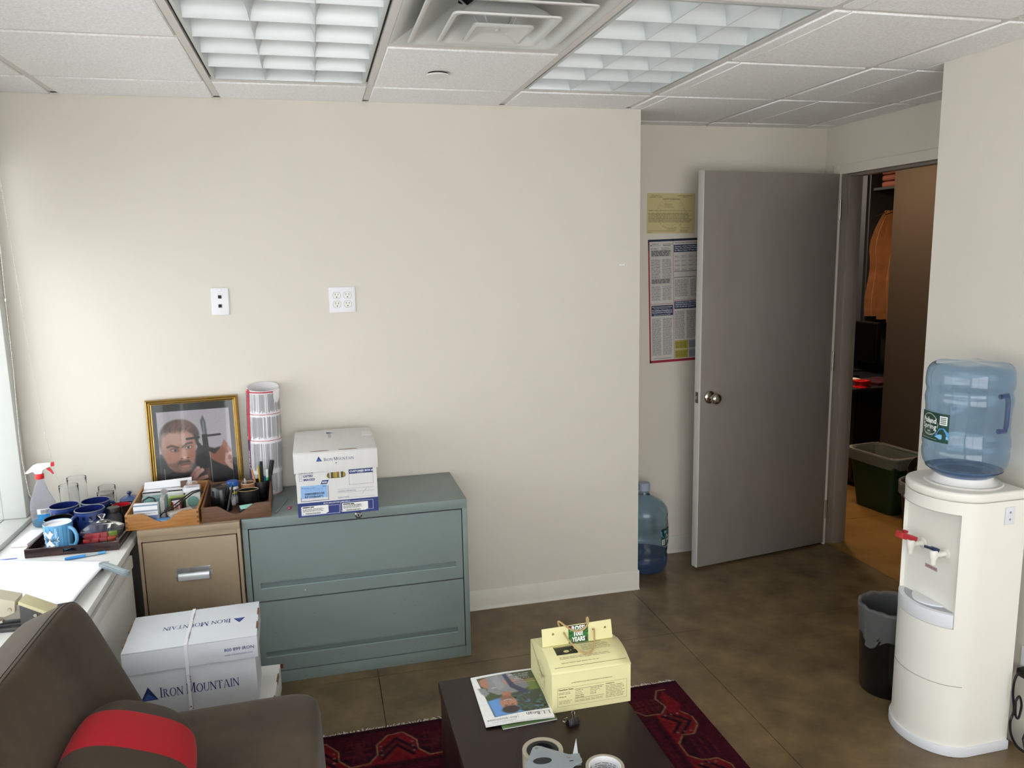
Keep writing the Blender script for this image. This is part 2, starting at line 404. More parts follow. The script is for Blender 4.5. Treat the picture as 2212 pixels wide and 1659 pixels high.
for x0, x1 in ((-2.6, -2.55), (-1.05, -1.0), (.51, .56)): box('window_frame', M_frame, x0, x1, -5.1, -5.02, .35, 2.3, w2, world=True, bevel=.004)
for z0, z1 in ((.35, .4), (2.25, 2.3)): box('window_frame', M_frame, -2.6, .56, -5.1, -5.02, z0, z1, w2, world=True)
for x0, x1 in ((-2.55, -1.05), (-1.0, .51)): box('window_pane', M_glass, x0, x1, -5.062, -5.058, .4, 2.25, w2, world=True, smooth=False)
ledge = box('trim_1', mat('outside_ledge', 'cfd3d6', .8, var=.15, vscale=25), -3.5, -2.925, -6.4, .3, .5, .64, smooth=False); struct(ledge)

# ceiling
ce = box('ceiling', mat('plenum', '8d8a86', .9), -2.95, 1.5, -5.1, .53, H+.12, H+.18, smooth=False); struct(ce)
G = .6096; gx = [-.0696+G*k for k in range(-5, 4)]; gy = [-.3103-G*k for k in range(-2, 11)]
def clipb(x0, x1, y0, y1):
    out = []
    for a0, a1, b0, b1 in ((-2.8, 0, -5.0, 0), (0, .756, -5.0, .41), (.756, 1.31, -1.04, .41)):
        X0, X1, Y0, Y1 = max(x0, a0), min(x1, a1), max(y0, b0), min(y1, b1)
        if X1-X0 > .012 and Y1-Y0 > .012: out.append((X0, X1, Y0, Y1))
    return out
colx = [-2.9]+gx
for i in range(len(colx)-1):
    for j in range(1, 11):
        x0, x1, y1, y0 = colx[i], colx[i+1], gy[j-1], gy[j]
        if x0 > -1.91 and x1 < -1.28 and y1 < -.3 and y0 > -1.54: continue
        if x0 > -1.3 and x1 < -.67 and y1 < -.91 and y0 > -1.54: continue
        if x0 > -.69 and x1 < -.06 and y1 < -.3 and y0 > -1.54: continue
        b = clipb(x0+.0135, x1-.0135, y0+.0135, y1-.0135)
        if not b: continue
        mb = MB()
        for q in b: mb.box(q[0], q[1], q[2], q[3], H-.005, H+.012)
        mb.build('ceiling_tile', M_tile, ce, bevel=.004, seg=1)
for x in gx:
    for q in clipb(x-.012, x+.012, -5.0, .5): box('ceiling_bar', M_bar, *q, H, H+.02, ce, smooth=False)
for j in range(1, 11):
    for i in range(len(colx)-1):
        x0, x1, y = colx[i], colx[i+1], gy[j]
        mid = (x0+x1)/2
        if abs(y+.9199) < .01 and (abs(mid+1.594) < .1 or abs(mid+.374) < .1): continue
        for q in clipb(x0+.0125, x1-.0125, y-.012, y+.012): box('ceiling_bar', M_bar, *q, H, H+.02, ce, smooth=False)
o = MB().box(-2.8, 0, -.02, 0, H, H+.004).box(0, 1.31, .39, .41, H, H+.004).box(1.29, 1.31, -1.04, .39, H, H+.004).build('trim_2', M_bar, smooth=False); struct(o)

# recessed parabolic troffers
M_alu = mat('louver_aluminium', 'cdd0cf', .42, metal=.4, spec=.6)
M_house = mat('troffer_white', 'eef0f0', .5)
M_lamp = mat('fluorescent_lamp', 'ffffff', .4, emit='f4f8ff', estr=.7)
def troffer(x, y, label):
    t = thing('troffer_light', label, 'ceiling light', (x, y, H), group='recessed louvred ceiling lights')
    W2, L2 = .2925, .5975
    mb = MB()
    for a in ((-W2, -W2+.009, -L2, L2), (W2-.009, W2, -L2, L2), (-W2+.009, W2-.009, -L2, -L2+.009), (-W2+.009, W2-.009, L2-.009, L2)): mb.box(*a, .012, .02)
    mb.build('black_gap', M_black, t, smooth=False)
    w, l = W2-.009, L2-.009; mb = MB()
    for a in ((-w, -w+.011, -l, l), (w-.011, w, -l, l), (-w+.011, w-.011, -l, -l+.011), (-w+.011, w-.011, l-.011, l)): mb.box(*a, .001, .09)
    mb.build('louver_frame', M_alu, t, bevel=.001)
    w -= .011; l -= .011; cw, cl = 2*w/3, 2*l/6; hh = .062
    prof = [(-.001, .001)]+[(-.001-.024*(k/5)**1.8, .001+hh*k/5) for k in range(1, 6)]+[(.001+.024*(k/5)**1.8, .001+hh*k/5) for k in range(5, 0, -1)]+[(.001, .001)]
    for k in range(1, 3):
        M = Matrix(((1, 0, 0, -w+cw*k), (0, 0, 1, 0), (0, 1, 0, 0), (0, 0, 0, 1)))
        MB().prism(prof, -l, l, M).build('louver_blade', M_alu, t, ang=60)
    first = None
    for k in range(1, 6):
        M = Matrix(((0, 0, 1, 0), (1, 0, 0, 0), (0, 1, 0, 0), (0, 0, 0, 1)))
        if first is None: o = MB().prism(prof, -w, w, M).build('louver_blade', M_alu, t, ang=60); first = o
        else: o = first.copy(); COL.objects.link(o); o.parent = t
        o.location = (0, -l+cl*k, 0)
    mb = MB().box(-W2+.002, W2-.002, -L2+.002, L2-.002, .108, .112)
    mb.box(-W2+.002, -W2+.006, -L2+.002, L2-.002, .02, .108).box(W2-.006, W2-.002, -L2+.002, L2-.002, .02, .108).box(-W2+.006, W2-.006, L2-.006, L2-.002, .02, .108).box(-W2+.006, W2-.006, -L2+.002, -L2+.006, .02, .108)
    mb.build('housing', M_house, t, smooth=False)
    for k in (-1, 0, 1):
        MB().tube([(k*cw, -l+.02, .088), (k*cw, l-.02, .088)], .0125, 12).build('lamp_tube', M_lamp, t)
troffer(gx[2]+G/2, -.3103-G, 'louvred fluorescent ceiling light, the left one of the two')
troffer(gx[4]+G/2, -.3103-G, 'louvred fluorescent ceiling light, the right one beyond the air diffuser')

# air diffuser
def sqring(mb, prof, r=.03):
    n = None; vs = []; fs = []
    for h, z in prof:
        p = rrect(-h, -h, h, h, min(r, h*.3), 4); n = len(p); vs += [(x, y, z) for x, y in p]
    for j in range(len(prof)-1):
        for i in range(n): fs.append((j*n+i, j*n+(i+1) % n, (j+1)*n+(i+1) % n, (j+1)*n+i))
    mb.add(vs, fs); return mb
M_dif = mat('diffuser_enamel', 'cfcfca', .45)
df = thing('air_diffuser', 'square step-down metal air diffuser between the two ceiling lights', 'air vent', (gx[3]+G/2, -.3103-1.5*G, H))
sqring(MB(), [(.292, .004), (.292, 0), (.282, 0), (.25, .02), (.19, .05), (.155, .09)], .004).build('outer_pan', M_dif, df, ang=50)
sqring(MB(), [(.1, .075), (.14, .05), (.2, .012), (.222, -.008), (.226, -.012), (.236, -.012), (.238, -.008), (.225, -.004)], .02).build('vane', M_dif, df, ang=50)
sqring(MB(), [(.06, .06), (.09, .03), (.125, .0), (.14, -.02), (.145, -.025), (.155, -.025), (.157, -.02), (.145, -.016)], .02).build('vane', M_dif, df, ang=50)
mb = sqring(MB(), [(.088, -.028), (.09, -.034), (.08, -.036), (.045, -.02), (.03, -.02), (.001, -.02)], .01); mb.lathe([(.001, -.026), (.006, -.024), (.006, -.019)], 10); mb.build('centre_plate', M_dif, df, ang=30)
for a in (45, 135, 225, 315):
    ca, sa = math.cos(math.radians(a)), math.sin(math.radians(a)); MB().tube([(ca*.05, sa*.05, -.02), (ca*.09, sa*.09, .05), (ca*.13, sa*.13, .085)], .003, 6).build('support_rod', M_dif, df)
MB().lathe([(.15, .09), (.15, .112), (.001, .112)], 24).build('duct_neck', mat('duct_grey', '5f6162', .5, metal=.3), df, ang=50)
sd = thing('sprinkler_cover', 'small round white cover plate on the tile beside the diffuser', 'cover plate', (-1.062, -.585, H-.005))
MB().lathe([(.001, -.011), (.040, -.011), (.042, -.009), (.042, -.006)], 32).build('disc', M_white, sd, ang=30)
MB().lathe([(.036, -.006), (.036, 0)], 24).build('collar', M_black, sd)

# door frame and door
dr = struct(thing('door_1', 'x', 'x', (1.31, -.19, 0))); del dr['label'], dr['category']
M_jamb = mat('jamb_grey', '8f857a', .55, var=.1, vscale=6, stretch=(1, 1, .25))
for n, m, a in (('door_casing', M_wall2, (1.296, 1.312, .262, .318, 0, 2.19)), ('door_casing', M_wall2, (1.296, 1.312, -.70, -.655, 0, 2.19)), ('door_casing', M_wall2, (1.296, 1.312, -.655, .262, 2.14, 2.19)),
                ('door_jamb', M_jamb, (1.312, 1.455, .272, .318, 0, 2.19)), ('door_jamb', M_jamb, (1.312, 1.455, -.70, -.655, 0, 2.19)), ('door_jamb', M_jamb, (1.312, 1.455, -.655, .272, 2.145, 2.19)),
                ('door_stop', M_jamb, (1.36, 1.42, .256, .272, 0, 2.145)), ('door_stop', M_jamb, (1.36, 1.42, -.655, .256, 2.13, 2.145))):
    box(n, m, *a, dr, world=True, bevel=.002)
M_leaf = mat('door_leaf_grey', '958e88', .42, metal=.25, var=.06, vscale=5, stretch=(1.2, 1, .35), detail=5, bump=.04, bscale=120)
M_steel = mat('satin_steel', 'b9b3a8', .22, metal=1)
lf = thing('office_door', 'grey metal-faced door standing open against the alcove', 'door', (1.297, .262, 0), .1435)
box('door_slab', M_leaf, -.897, 0, 0, .043, .012, 2.144, lf, bevel=.0015)
box('door_edge', mat('door_edge_white', 'd9d6d0', .5), -.903, -.8972, -.0008, .044, .012, 2.146, lf, bevel=.001)
box('door_edge', mat('door_edge_white2', 'd0cbc2', .5), .0004, .004, -.0005, .043, .02, 2.14, lf)
for z in (.22, 1.1, 1.95):
    h = box('hinge', M_steel, .004, .014, -.003, .04, z-.055, z+.055, lf, bevel=.001)
    MB().tube([(.008, -.006, z-.055), (.008, -.006, z+.055)], .006, 10).build('hinge_pin', M_steel, h)
kn = MB().lathe([(.001, 0), (.034, 0), (.035, .003), (.032, .008), (.016, .012), (.013, .02), (.013, .034), (.018, .04), (.027, .046), (.0295, .056), (.0285, .066), (.022, .074), (.01, .077), (.001, .077)], 36, M=Matrix.Translation((-.838, -.0005, .965)) @ Matrix.Rotation(PI/2, 4, 'X')).build('door_knob', M_steel, lf, ang=50)
lp = box('latch_plate', mat('latch_dark', '6d675c', .35, metal=.8), -.9045, -.9029, .010, .034, .935, .995, lf, bevel=.001)
MB().prism([(0, 0), (.016, 0), (.016, -.004), (.006, -.011), (0, -.011)], -.009, .009, Matrix(((0, 1, 0, -.904), (1, 0, 0, .014), (0, 0, 1, .966), (0, 0, 0, 1)))).build('latch_bolt', M_steel, lp)

# ------------------------------------------------------------------ hall beyond the door
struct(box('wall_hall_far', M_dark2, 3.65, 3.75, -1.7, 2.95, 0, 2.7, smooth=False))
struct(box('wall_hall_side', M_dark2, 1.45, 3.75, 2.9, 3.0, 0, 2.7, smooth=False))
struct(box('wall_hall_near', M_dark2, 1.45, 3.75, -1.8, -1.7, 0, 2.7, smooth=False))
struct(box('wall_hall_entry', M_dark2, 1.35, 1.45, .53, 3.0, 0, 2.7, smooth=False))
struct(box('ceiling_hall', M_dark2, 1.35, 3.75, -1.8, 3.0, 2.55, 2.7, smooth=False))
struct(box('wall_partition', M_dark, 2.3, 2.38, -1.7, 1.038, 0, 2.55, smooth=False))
cl = thing('wardrobe', 'dark open wardrobe in the room beyond the door', 'wardrobe', (3.1, 1.9, 0))
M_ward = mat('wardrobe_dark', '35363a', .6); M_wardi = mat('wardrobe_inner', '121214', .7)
def cb(n, m, *a, **k): return box(n, m, *a, parent=cl, world=True, **k)
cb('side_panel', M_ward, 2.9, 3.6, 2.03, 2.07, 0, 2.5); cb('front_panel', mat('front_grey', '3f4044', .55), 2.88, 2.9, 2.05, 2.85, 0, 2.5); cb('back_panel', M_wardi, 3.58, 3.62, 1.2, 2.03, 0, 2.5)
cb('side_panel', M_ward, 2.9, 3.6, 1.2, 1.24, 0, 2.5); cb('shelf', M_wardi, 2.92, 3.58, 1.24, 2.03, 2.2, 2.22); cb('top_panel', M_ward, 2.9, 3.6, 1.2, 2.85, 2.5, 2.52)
rl = MB().tube([(3.13, 1.24, 2.12), (3.13, 2.03, 2.12)], .012, 10).build('rail', M_steel, cl, world=True)
M_gar = mat('garment_tan', 'a0724c', .8, var=.2, vscale=9, bump=.2, bscale=60)
gar = []
for k in range(3):
    g = thing('hanging_garment', ['leftmost', 'middle', 'rightmost'][k]+' of the tan garments hanging on the wardrobe rail', 'clothing', (3.13, 1.968-.095*k, 2.1), rz=.05*k-.1, group='tan garments hanging in the wardrobe')
    def gf(u, v, k=k):
        w = .11+.11*min(1, (v*3))+.015*math.sin(9*v+k); a = 2*PI*u; rr = 1+.15*math.sin(7*a+k)
        return (w*math.cos(a)*rr, .019*math.sin(a)*rr*(.6+v*.8), -.06-v*(.86+.02*(k % 3)))
    mb = MB().grid(gf, 28, 12, closeu=True); mb.build('cloth', M_gar, g, ang=80)
    MB().tube([(-.2, 0, -.1), (0, 0, -.04), (.2, 0, -.1)], .004, 6).build('hanger', M_steel, g)
for k in range(3):
    fb = thing('folded_cloth', 'reddish brown folded cloth on the wardrobe shelf, '+['bottom', 'middle', 'top'][k]+' of the pile', 'clothing', (3.1, 1.86-.0*k, 2.221+.05*k), group='folded cloths on the wardrobe shelf')
    MB().box(-.13, .13, -.15, .14, .0, .046).build('fold', mat('folded_brown', '7a3f28', .8), fb, bevel=.02, seg=3)

dk = thing('black_desk', 'black desk with drawers seen through the doorway', 'desk', (2.6, 1.7, 0))
M_dk = mat('desk_black', '111113', .4)
def db(n, m, *a, parent=dk, **k): return box(n, m, *a, parent=parent, world=True, bevel=.003, **k)
db('desk_top', M_dk, 2.16, 2.86, 1.16, 2.6, .712, .74); db('pedestal', M_dk, 2.22, 2.7, 1.19, 1.62, .03, .712); db('side_panel', M_dk, 2.2, 2.84, 2.5, 2.54, 0, .712)
for z0, z1 in ((.06, .3), (.31, .5), (.51, .69)):
    d = db('drawer', mat('drawer_black', '161618', .35), 2.205, 2.219, 1.2, 1.61, z0, z1); db('handle', M_steel, 2.195, 2.204, 1.36, 1.45, (z0+z1)/2-.005, (z0+z1)/2+.005, parent=d)
for x in (2.26, 2.66):
    for y in (1.23, 1.58): MB().tube([(x, y, 0), (x, y, .03)], .02, 8).build('foot', M_dk, dk, world=True)
mo = thing('computer_monitor', 'black computer monitor turned off on the hall desk', 'monitor', (2.78, 1.98, .74), 0)
box('stand_base', M_dk, -.1, .08, -.12, .12, 0, .012, mo, bevel=.004); box('stand_neck', M_dk, .02, .045, -.03, .03, .012, .2, mo, bevel=.004)
box('bezel', mat('monitor_bezel', '0c0c0e', .4), -.02, .02, -.29, .26, .085, .41, mo, bevel=.006); box('screen', mat('monitor_screen', '07080b', .12), -.0225, -.0202, -.278, .248, .105, .398, mo)
kb = thing('keyboard', 'black keyboard lying in front of the hall monitor', 'keyboard', (2.48, 1.8, .741), 0)
box('keyboard_body', M_dk, -.07, .07, -.2, .2, 0, .014, kb, bevel=.004)
mb = MB()
for i in range(5):
    for j in range(15): mb.box(-.06+.0245*i, -.041+.0245*i, -.19+.0255*j, -.17+.0255*j, .014, .02)
mb.build('keys', mat('key_grey', '1d1d1f', .5), kb, kind='stuff')
pp = box('paper_sheet', mat('paper_cream', 'd8d0bd', .7), 2.3, 2.5, 1.52, 1.66, .741, .743); tag(pp, 'cream paper lying on the black hall desk', 'paper')
bg = thing('maroon_folder', 'dark maroon folder lying behind the red dispenser', 'folder', (2.52, 1.36, .741), .3)
box('folder_cover', mat('folder_maroon', '3b1018', .5), -.13, .13, -.1, .1, 0, .02, bg, bevel=.004); box('folder_pages', mat('folder_pages', 'b8b0a0', .7), -.125, .133, -.095, .095, .004, .016, bg)
rd = thing('red_tape_dispenser', 'bright red tape dispenser at the corner of the hall desk', 'tape dispenser', (2.26, 1.22, .741), .5)
M_red = mat('red_plastic', 'd41f24', .35)
MB().lathe([(.04, 0), (.052, 0), (.052, .006), (.04, .008), (.04, .042), (.052, .044), (.052, .05), (.03, .05), (.03, 0)], 28, closed=True).build('tape_spool', M_red, rd, ang=40)
box('dispenser_arm', M_red, -.05, .10, -.03, .03, 0, .006, rd, bevel=.002); box('dispenser_arm', M_red, .045, .1, -.028, .028, .006, .04, rd, bevel=.006); box('cutter', M_steel, .1, .125, -.026, .026, .03, .034, rd)
# liners, bins
M_liner = mat('clear_liner', 'e3e1dc', .25, alpha=.2, bump=.9, bscale=45)
M_liner.node_tree.nodes['Principled BSDF'].inputs['Specular IOR Level'].default_value = .9
M_green = mat('green_bin', '0e3b26', .4)
gb = thing('green_waste_bin', 'dark green rectangular waste bin with clear liner in the hall', 'waste bin', (2.10, .73, 0), .12)
def binshell(hx0, hy0, hx1, hy1, h, t=.004, r=.04, n=6):
    mb = MB(); loops = []
    for hx, hy, z in ((hx0, hy0, .0), (hx1, hy1, h-.012), (hx1+.006, hy1+.006, h-.012), (hx1+.006, hy1+.006, h), (hx1-.003, hy1-.003, h), (hx0-t, hy0-t, .006)):
        loops.append([(x, y, z) for x, y in rrect(-hx, -hy, hx, hy, r, n)])
    k = len(loops[0]); vs = [p for l in loops for p in l]; fs = []
    for j in range(len(loops)-1):
        for i in range(k): fs.append((j*k+i, j*k+(i+1) % k, (j+1)*k+(i+1) % k, (j+1)*k+i))
    fs.append(tuple(range(k-1, -1, -1))); fs.append(tuple(range((len(loops)-1)*k, len(loops)*k)))
    return mb.add(vs, fs)
binshell(.1, .155, .135, .2, .385).build('bin_body', M_green, gb, ang=40)
def linerf(hx, hy, h, drop, r, seed, inner=.3, taper=.26):
    rg = random.Random(seed); ph = [rg.random()*6 for _ in range(6)]; P = rrect(-hx, -hy, hx, hy, r, 8); n = len(P)
    def f(u, v):
        q = u*n; i = int(q) % n; q -= int(q); x = P[i][0]*(1-q)+P[(i+1) % n][0]*q; y = P[i][1]*(1-q)+P[(i+1) % n][1]*q; a = 2*PI*u
        w = .006*math.sin(11*a+ph[0])+.004*math.sin(23*a+ph[1])
        if v < .4: k = v/.4; z = h-drop*(1+.18*math.sin(5*a+ph[2]))*(1-k)+.01*k; s = 1.065+w*3*(1-k)
        elif v < .6: k = (v-.4)/.2; z = h+.012+.0025*math.sin(9*a+ph[3])+.0015*math.sin(21*a); s = 1.06-.11*k
        else: k = (v-.6)/.4; z = h+.01-inner*k; s = .95-taper*k+w*2*k
        return (x*s, y*s, z)
    return f, n
f_, n_ = linerf(.14, .205, .385, .055, .045, 1)
MB().grid(f_, 144, 18, closeu=True).build('liner', M_liner, gb, ang=70)
sb = thing('small_round_bin', 'small black round bin with a clear liner beside the green bin', 'waste bin', (2.02, .30, 0))
MB().lathe([(.001, 0), (.10, 0), (.125, .29), (.129, .3), (.121, .3), (.097, .008), (.001, .008)], 32).build('bin_body', M_dk, sb, ang=40)
f_, n_ = linerf(.13, .13, .3, .07, .129, 5, .15); MB().grid(f_, 144, 14, closeu=True).build('liner', M_liner, sb, ang=70)
rb = thing('brown_cardboard_bowl', 'round brown takeaway bowl upended in the small hall bin', 'bowl', (2.03, .31, .372), rot=(.3, -1.15, .4))
MB().lathe([(.001, 0), (.055, 0), (.085, .05), (.09, .052), (.086, .055), (.054, .006), (.001, .006)], 32).build('bowl', mat('brown_card', '3a2a22', .6), rb, ang=40)
# ------------------------------------------------------------------ sill cabinet along the window
M_sill = mat('sill_white', 'e9e9e6', .45, bump=.02, bscale=80)
sc = thing('sill_cabinet', 'long white radiator cabinet with a flat top under the window', 'cabinet', (-2.54, -2.2, 0))
def sbx(n, m, *a, parent=sc, **k): return box(n, m, *a, parent=parent, world=True, **k)
sbx('top_panel', M_sill, -2.749, -2.285, -4.4, -.004, .655, .68, bevel=.002)
sbx('top_panel', M_sill, -2.799, -2.7495, -4.4, -.004, .63, .664)
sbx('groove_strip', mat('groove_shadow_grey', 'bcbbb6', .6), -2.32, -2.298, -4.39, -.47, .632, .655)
sbx('front_rail', M_sill, -2.30, -2.287, -4.4, -.48, .585, .632, bevel=.002)
for k in range(4): sbx('front_panel', M_sill, -2.312, -2.292, -1.46-.98*k+.0, -.48-.98*k-.004, .06, .58, bevel=.003)
sbx('side_panel', M_sill, -2.79, -2.32, -4.4, -4.37, .0, .655); sbx('plinth', mat('plinth_grey', 'a8a7a2', .6), -2.34, -2.325, -4.37, -.48, 0, .06)

# ------------------------------------------------------------------ beige vertical file cabinet
M_tan = mat('beige_steel', '9c8a72', .38, var=.02, vscale=10, bump=.03, bscale=500)
bc = thing('beige_file_cabinet', 'beige metal two-drawer file cabinet with a silver label pull', 'file cabinet', (-2.08, -.235, 0))
def bbx(n, m, *a, parent=bc, **k): return box(n, m, *a, parent=parent, world=True, **k)
X0, X1 = -2.268, -1.893
bbx('carcass', M_black, X0+.01, X1-.01, -.445, -.012, .01, .70)
bbx('side_panel', M_tan, X0, X0+.012, -.46, -.01, 0, .704, bevel=.0015); bbx('side_panel', M_tan, X1-.012, X1, -.46, -.01, 0, .704, bevel=.0015)
bbx('top_panel', M_tan, X0, X1, -.463, -.01, .692, .718, bevel=.003)
bbx('front_rail', M_tan, X0+.012, X1-.012, -.46, -.44, .672, .692); bbx('front_rail', M_tan, X0+.012, X1-.012, -.46, -.44, 0, .035)
for z0, z1 in ((.362, .668), (.04, .355)):
    d = bbx('drawer', M_tan, X0+.016, X1-.016, -.462, -.442, z0, z1, bevel=.002)
    zc = z0+.165; cx = (X0+X1)/2+.005
    p = MB().prism([(-.062, -.028), (.062, -.028), (.062, .026), (-.062, .026)], 0, .0025, Matrix(((1, 0, 0, cx), (0, 0, -1, -.4622), (0, 1, 0, zc), (0, 0, 0, 1)))).build('label_pull', mat('pull_chrome', 'c9cdcf', .2, metal=.9), d, world=True, bevel=.001)
    MB().prism([(0, 0), (-.006, -.002), (-.010, -.010), (-.010, -.027), (-.007, -.027), (-.007, -.011), (-.004, -.005), (0, -.003)], cx-.057, cx+.057, Matrix(((0, 0, 1, 0), (1, 0, 0, -.4645), (0, 1, 0, zc+.004), (0, 0, 0, 1)))).build('finger_grip', mat('grip_chrome', 'dfe3e5', .25, metal=.6), p, world=True)
    for sx in (-1, 1): bbx('pull_ear', mat('ear_chrome', 'b5aea0', .4, metal=.6), cx+sx*.064-.006, cx+sx*.064+.006, -.4645, -.462, zc-.01, zc+.006, parent=d, bevel=.001)

# ------------------------------------------------------------------ teal lateral file cabinet
M_teal = mat('teal_steel', '7b8886', .38, var=.03, vscale=5, bump=.03, bscale=500)
M_tealk = mat('teal_steel_recess', '6f7d7c', .45)
tc_ = thing('teal_lateral_file', 'wide grey-green metal lateral file cabinet with two drawers', 'file cabinet', (-1.43, -.22, 0))
def tb(n, m, *a, parent=tc_, **k): return box(n, m, *a, parent=parent, world=True, **k)
X0, X1 = -1.888, -.975; YF = -.441
tb('carcass', M_black, X0+.02, X1-.02, YF+.02, -.01, .01, .70)
tb('side_panel', M_teal, X0, X0+.022, YF, -.008, 0, .70, bevel=.002); tb('side_panel', M_teal, X1-.022, X1, YF, -.008, 0, .70, bevel=.002)
tb('top_panel', M_teal, X0, X1, YF-.002, -.008, .677, .718, bevel=.003)
tb('plinth', M_teal, X0+.022, X1-.022, YF, YF+.02, 0, .05, bevel=.002)
def lateral_drawer(z0, z1, sz):
    a, b = X0+.026, X1-.026; sa, sb_ = a+.03, b-.03; h = .026; mb = MB()
    y0, y1 = YF-.001, YF+.012
    mb.box(a, b, y0, y1, sz+h, z1).box(a, b, y0, y1, z0, sz).box(a, sa, y0, y1, sz, sz+h).box(sb_, b, y0, y1, sz, sz+h)
    d = mb.build('drawer', M_teal, tc_, world=True)
    hd = MB().prism([(y0+.001, sz+h), (y0+.016, sz+h), (y0+.016, sz), (y0+.002, sz)], sa, sb_, Matrix(((0, 0, 1, 0), (1, 0, 0, 0), (0, 1, 0, 0), (0, 0, 0, 1))))
    hd = MB().box(sa, sb_, y0+.011, y0+.014, sz, sz+h).box(sa, sb_, y0+.001, y0+.012, sz, sz+.0015).build('recessed_handle', M_tealk, d, world=True)
    MB().box(sa, sb_, y0+.0005, y0+.003, sz-.002, sz+.004).build('handle_lip', mat('lip_light', '8fa6a3', .35), hd, world=True)
    return d
lateral_drawer(.366, .673, .418); d2 = lateral_drawer(.054, .361, .118)
ink = Ink(); rg = random.Random(5)
for k in range(26):
    x, z, l, a = rg.uniform(-1.8, -1.02), rg.uniform(.01, .1) if k % 3 else rg.uniform(.07, .3), rg.uniform(.008, .03), rg.uniform(-.15, .25); c, s = math.cos(a)*l, math.sin(a)*l; t = .0006
    ink.poly([(x, z), (x+c/2, z+s/2-t), (x+c, z+s), (x+c/2, z+s/2+t)], '46524f')
ink.disc(-1.66, .395, .0022, .0022, 'e8e8e4'); ink.build('scuff_marks', tc_, flat((0, YF-.0012, 0), (1, 0, 0), (0, 0, 1)), world=True)['kind'] = 'stuff'
box('drawer_tag', mat('rust_tag', '7d3a28', .6), -1.80, -1.768, YF-.003, YF-.0012, .066, .084, tc_, world=True)
lk = MB().lathe([(.001, 0), (.0145, 0), (.0145, .004), (.011, .006), (.009, .003), (.001, .003)], 24, M=Matrix.Translation((-1.43, YF-.0022, .694)) @ Matrix.Rotation(PI/2, 4, 'X')).build('lock', mat('lock_chrome', 'c8cacc', .15, metal=1), tc_, world=True, ang=30)
box('keyhole', M_black, -1.432, -1.428, YF-.0062, YF-.0052, .689, .699, lk, world=True)

# ------------------------------------------------------------------ archive boxes
M_card = mat('white_cardboard', 'd9d8d6', .65, bump=.15, bscale=40, stretch=(6, .4, .4), var=.02, vscale=14)
M_card2 = mat('white_cardboard_cool', 'd4d8de', .6, bump=.08, bscale=30, var=.02, vscale=10)
M_kraft = mat('kraft_brown', '7a5a44', .8)
NAVY = '2a3a78'
def tri(ink, x, y, s, col='2d4a8c', flip=1):
    ink.poly([(x, y), (x+s*1.1, y), (x+s*.5, y+s*flip)], '26386e'); ink.poly([(x+s*.12, y+s*.06*flip), (x+s*.98, y+s*.06*flip), (x+s*.49, y+s*.5*flip)], '3d63ad', 1)
TOP = .7185
ab = thing('archive_box', 'white archive box with RFID label on top of the green-grey file cabinet', 'box', (-1.508, -.29, TOP), .0)
w, d, h = .158, .195, .205
mb = MB()
mb.box(-w, w, d-.004, d, 0, h).box(-w, -w+.004, -d+.004, d-.004, 0, h).box(w-.004, w, -d+.004, d-.004, 0, h).box(-w, w, -d+.004, d-.004, 0, .004)
# front wall with the oval hand hole
zc, hx, hz = .163, .037, .0125
mb.box(-w, w, -d, -d+.004, 0, zc-hz).box(-w, w, -d, -d+.004, zc+hz, h)
for sx in (-1, 1):
    arc = [(sx*(hx-.0125+.0125*math.cos(a)), .0125*math.sin(a)) for a in [PI/2-PI*i/12 for i in range(13)]]
    P = arc+[(sx*w, -.0125), (sx*w, .0125)]
    mb.prism([(x-.002, z+zc) for x, z in P], -.004, 0, Matrix(((1, 0, 0, 0.0), (0, 0, -1, -d), (0, 1, 0, 0), (0, 0, 0, 1))))
mb.build('box_body', M_card, ab)
for k in range(12):
    c = ['c9a94f', '8f7a3a', 'd9d3bd', '5f5a48', 'b89a3c'][k % 5]
    box('file_folder', inkmat(c), -.045+.0078*k, -.0385+.0078*k, -d+.012, d-.02, .01, .185+.004*(k % 2), ab)
lw, ld, lz = .164, .203, .187
mb = MB().box(-lw, lw, -ld, ld, .262, .266).box(-lw, lw, ld-.004, ld, lz, .262).box(-lw, -lw+.004, -ld+.004, ld-.004, lz, .262).box(lw-.004, lw, -ld+.004, ld-.004, lz, .262).box(-lw, lw, -ld, -ld+.004, lz-.004, .262)
ld_ = mb.build('lid', M_card, ab, bevel=.0022, seg=2)
def gash(x0, x1, zc_, par, y):
    n = 12; P = [(x0+(x1-x0)*i/n, .0028*math.sin(PI*i/n)**.5) for i in range(n+1)]+[(x1-(x1-x0)*i/n, -.0028*math.sin(PI*i/n)**.5) for i in range(1, n)]
    MB().prism(P, 0, .002, Matrix(((1, 0, 0, 0), (0, -1, 0, y), (0, 0, 1, zc_), (0, 0, 0, 1)))).build('lid_slot', M_kraft, par)
gash(-.098, -.025, .2655, ld_, -ld+.006); gash(.012, .085, .2655, ld_, -ld+.006)
box('lid_flap', mat('flap_white', 'dedddb', .6), .118, .158, .02, .1, .2665, .2695, ld_, bevel=.001)
ink = Ink(); tri(ink, -.077, .226, .021); ink.serif('IRON MOUNTAIN', -.047, .226, .013, NAVY, caps=(0, 5), small=.8, width=.118); ink.disc(0, .215, .0022, .0022, '222222')
ink.build('lid_printing', ld_, flat((0, -ld, 0), (1, 0, 0), (0, 0, 1)))
ink = Ink(); ink.poly([(-.03, .115), (-.03, .145), (.003, .125)], '26386e'); ink.serif('IRON MOUN', -.025, .112, .016, '4a5580', caps=(0, 5), small=.8, width=.085, rot=-PI/2)
ink.build('lid_top_printing', ld_, flat((0, 0, .266), (1, 0, 0), (0, 1, 0)))
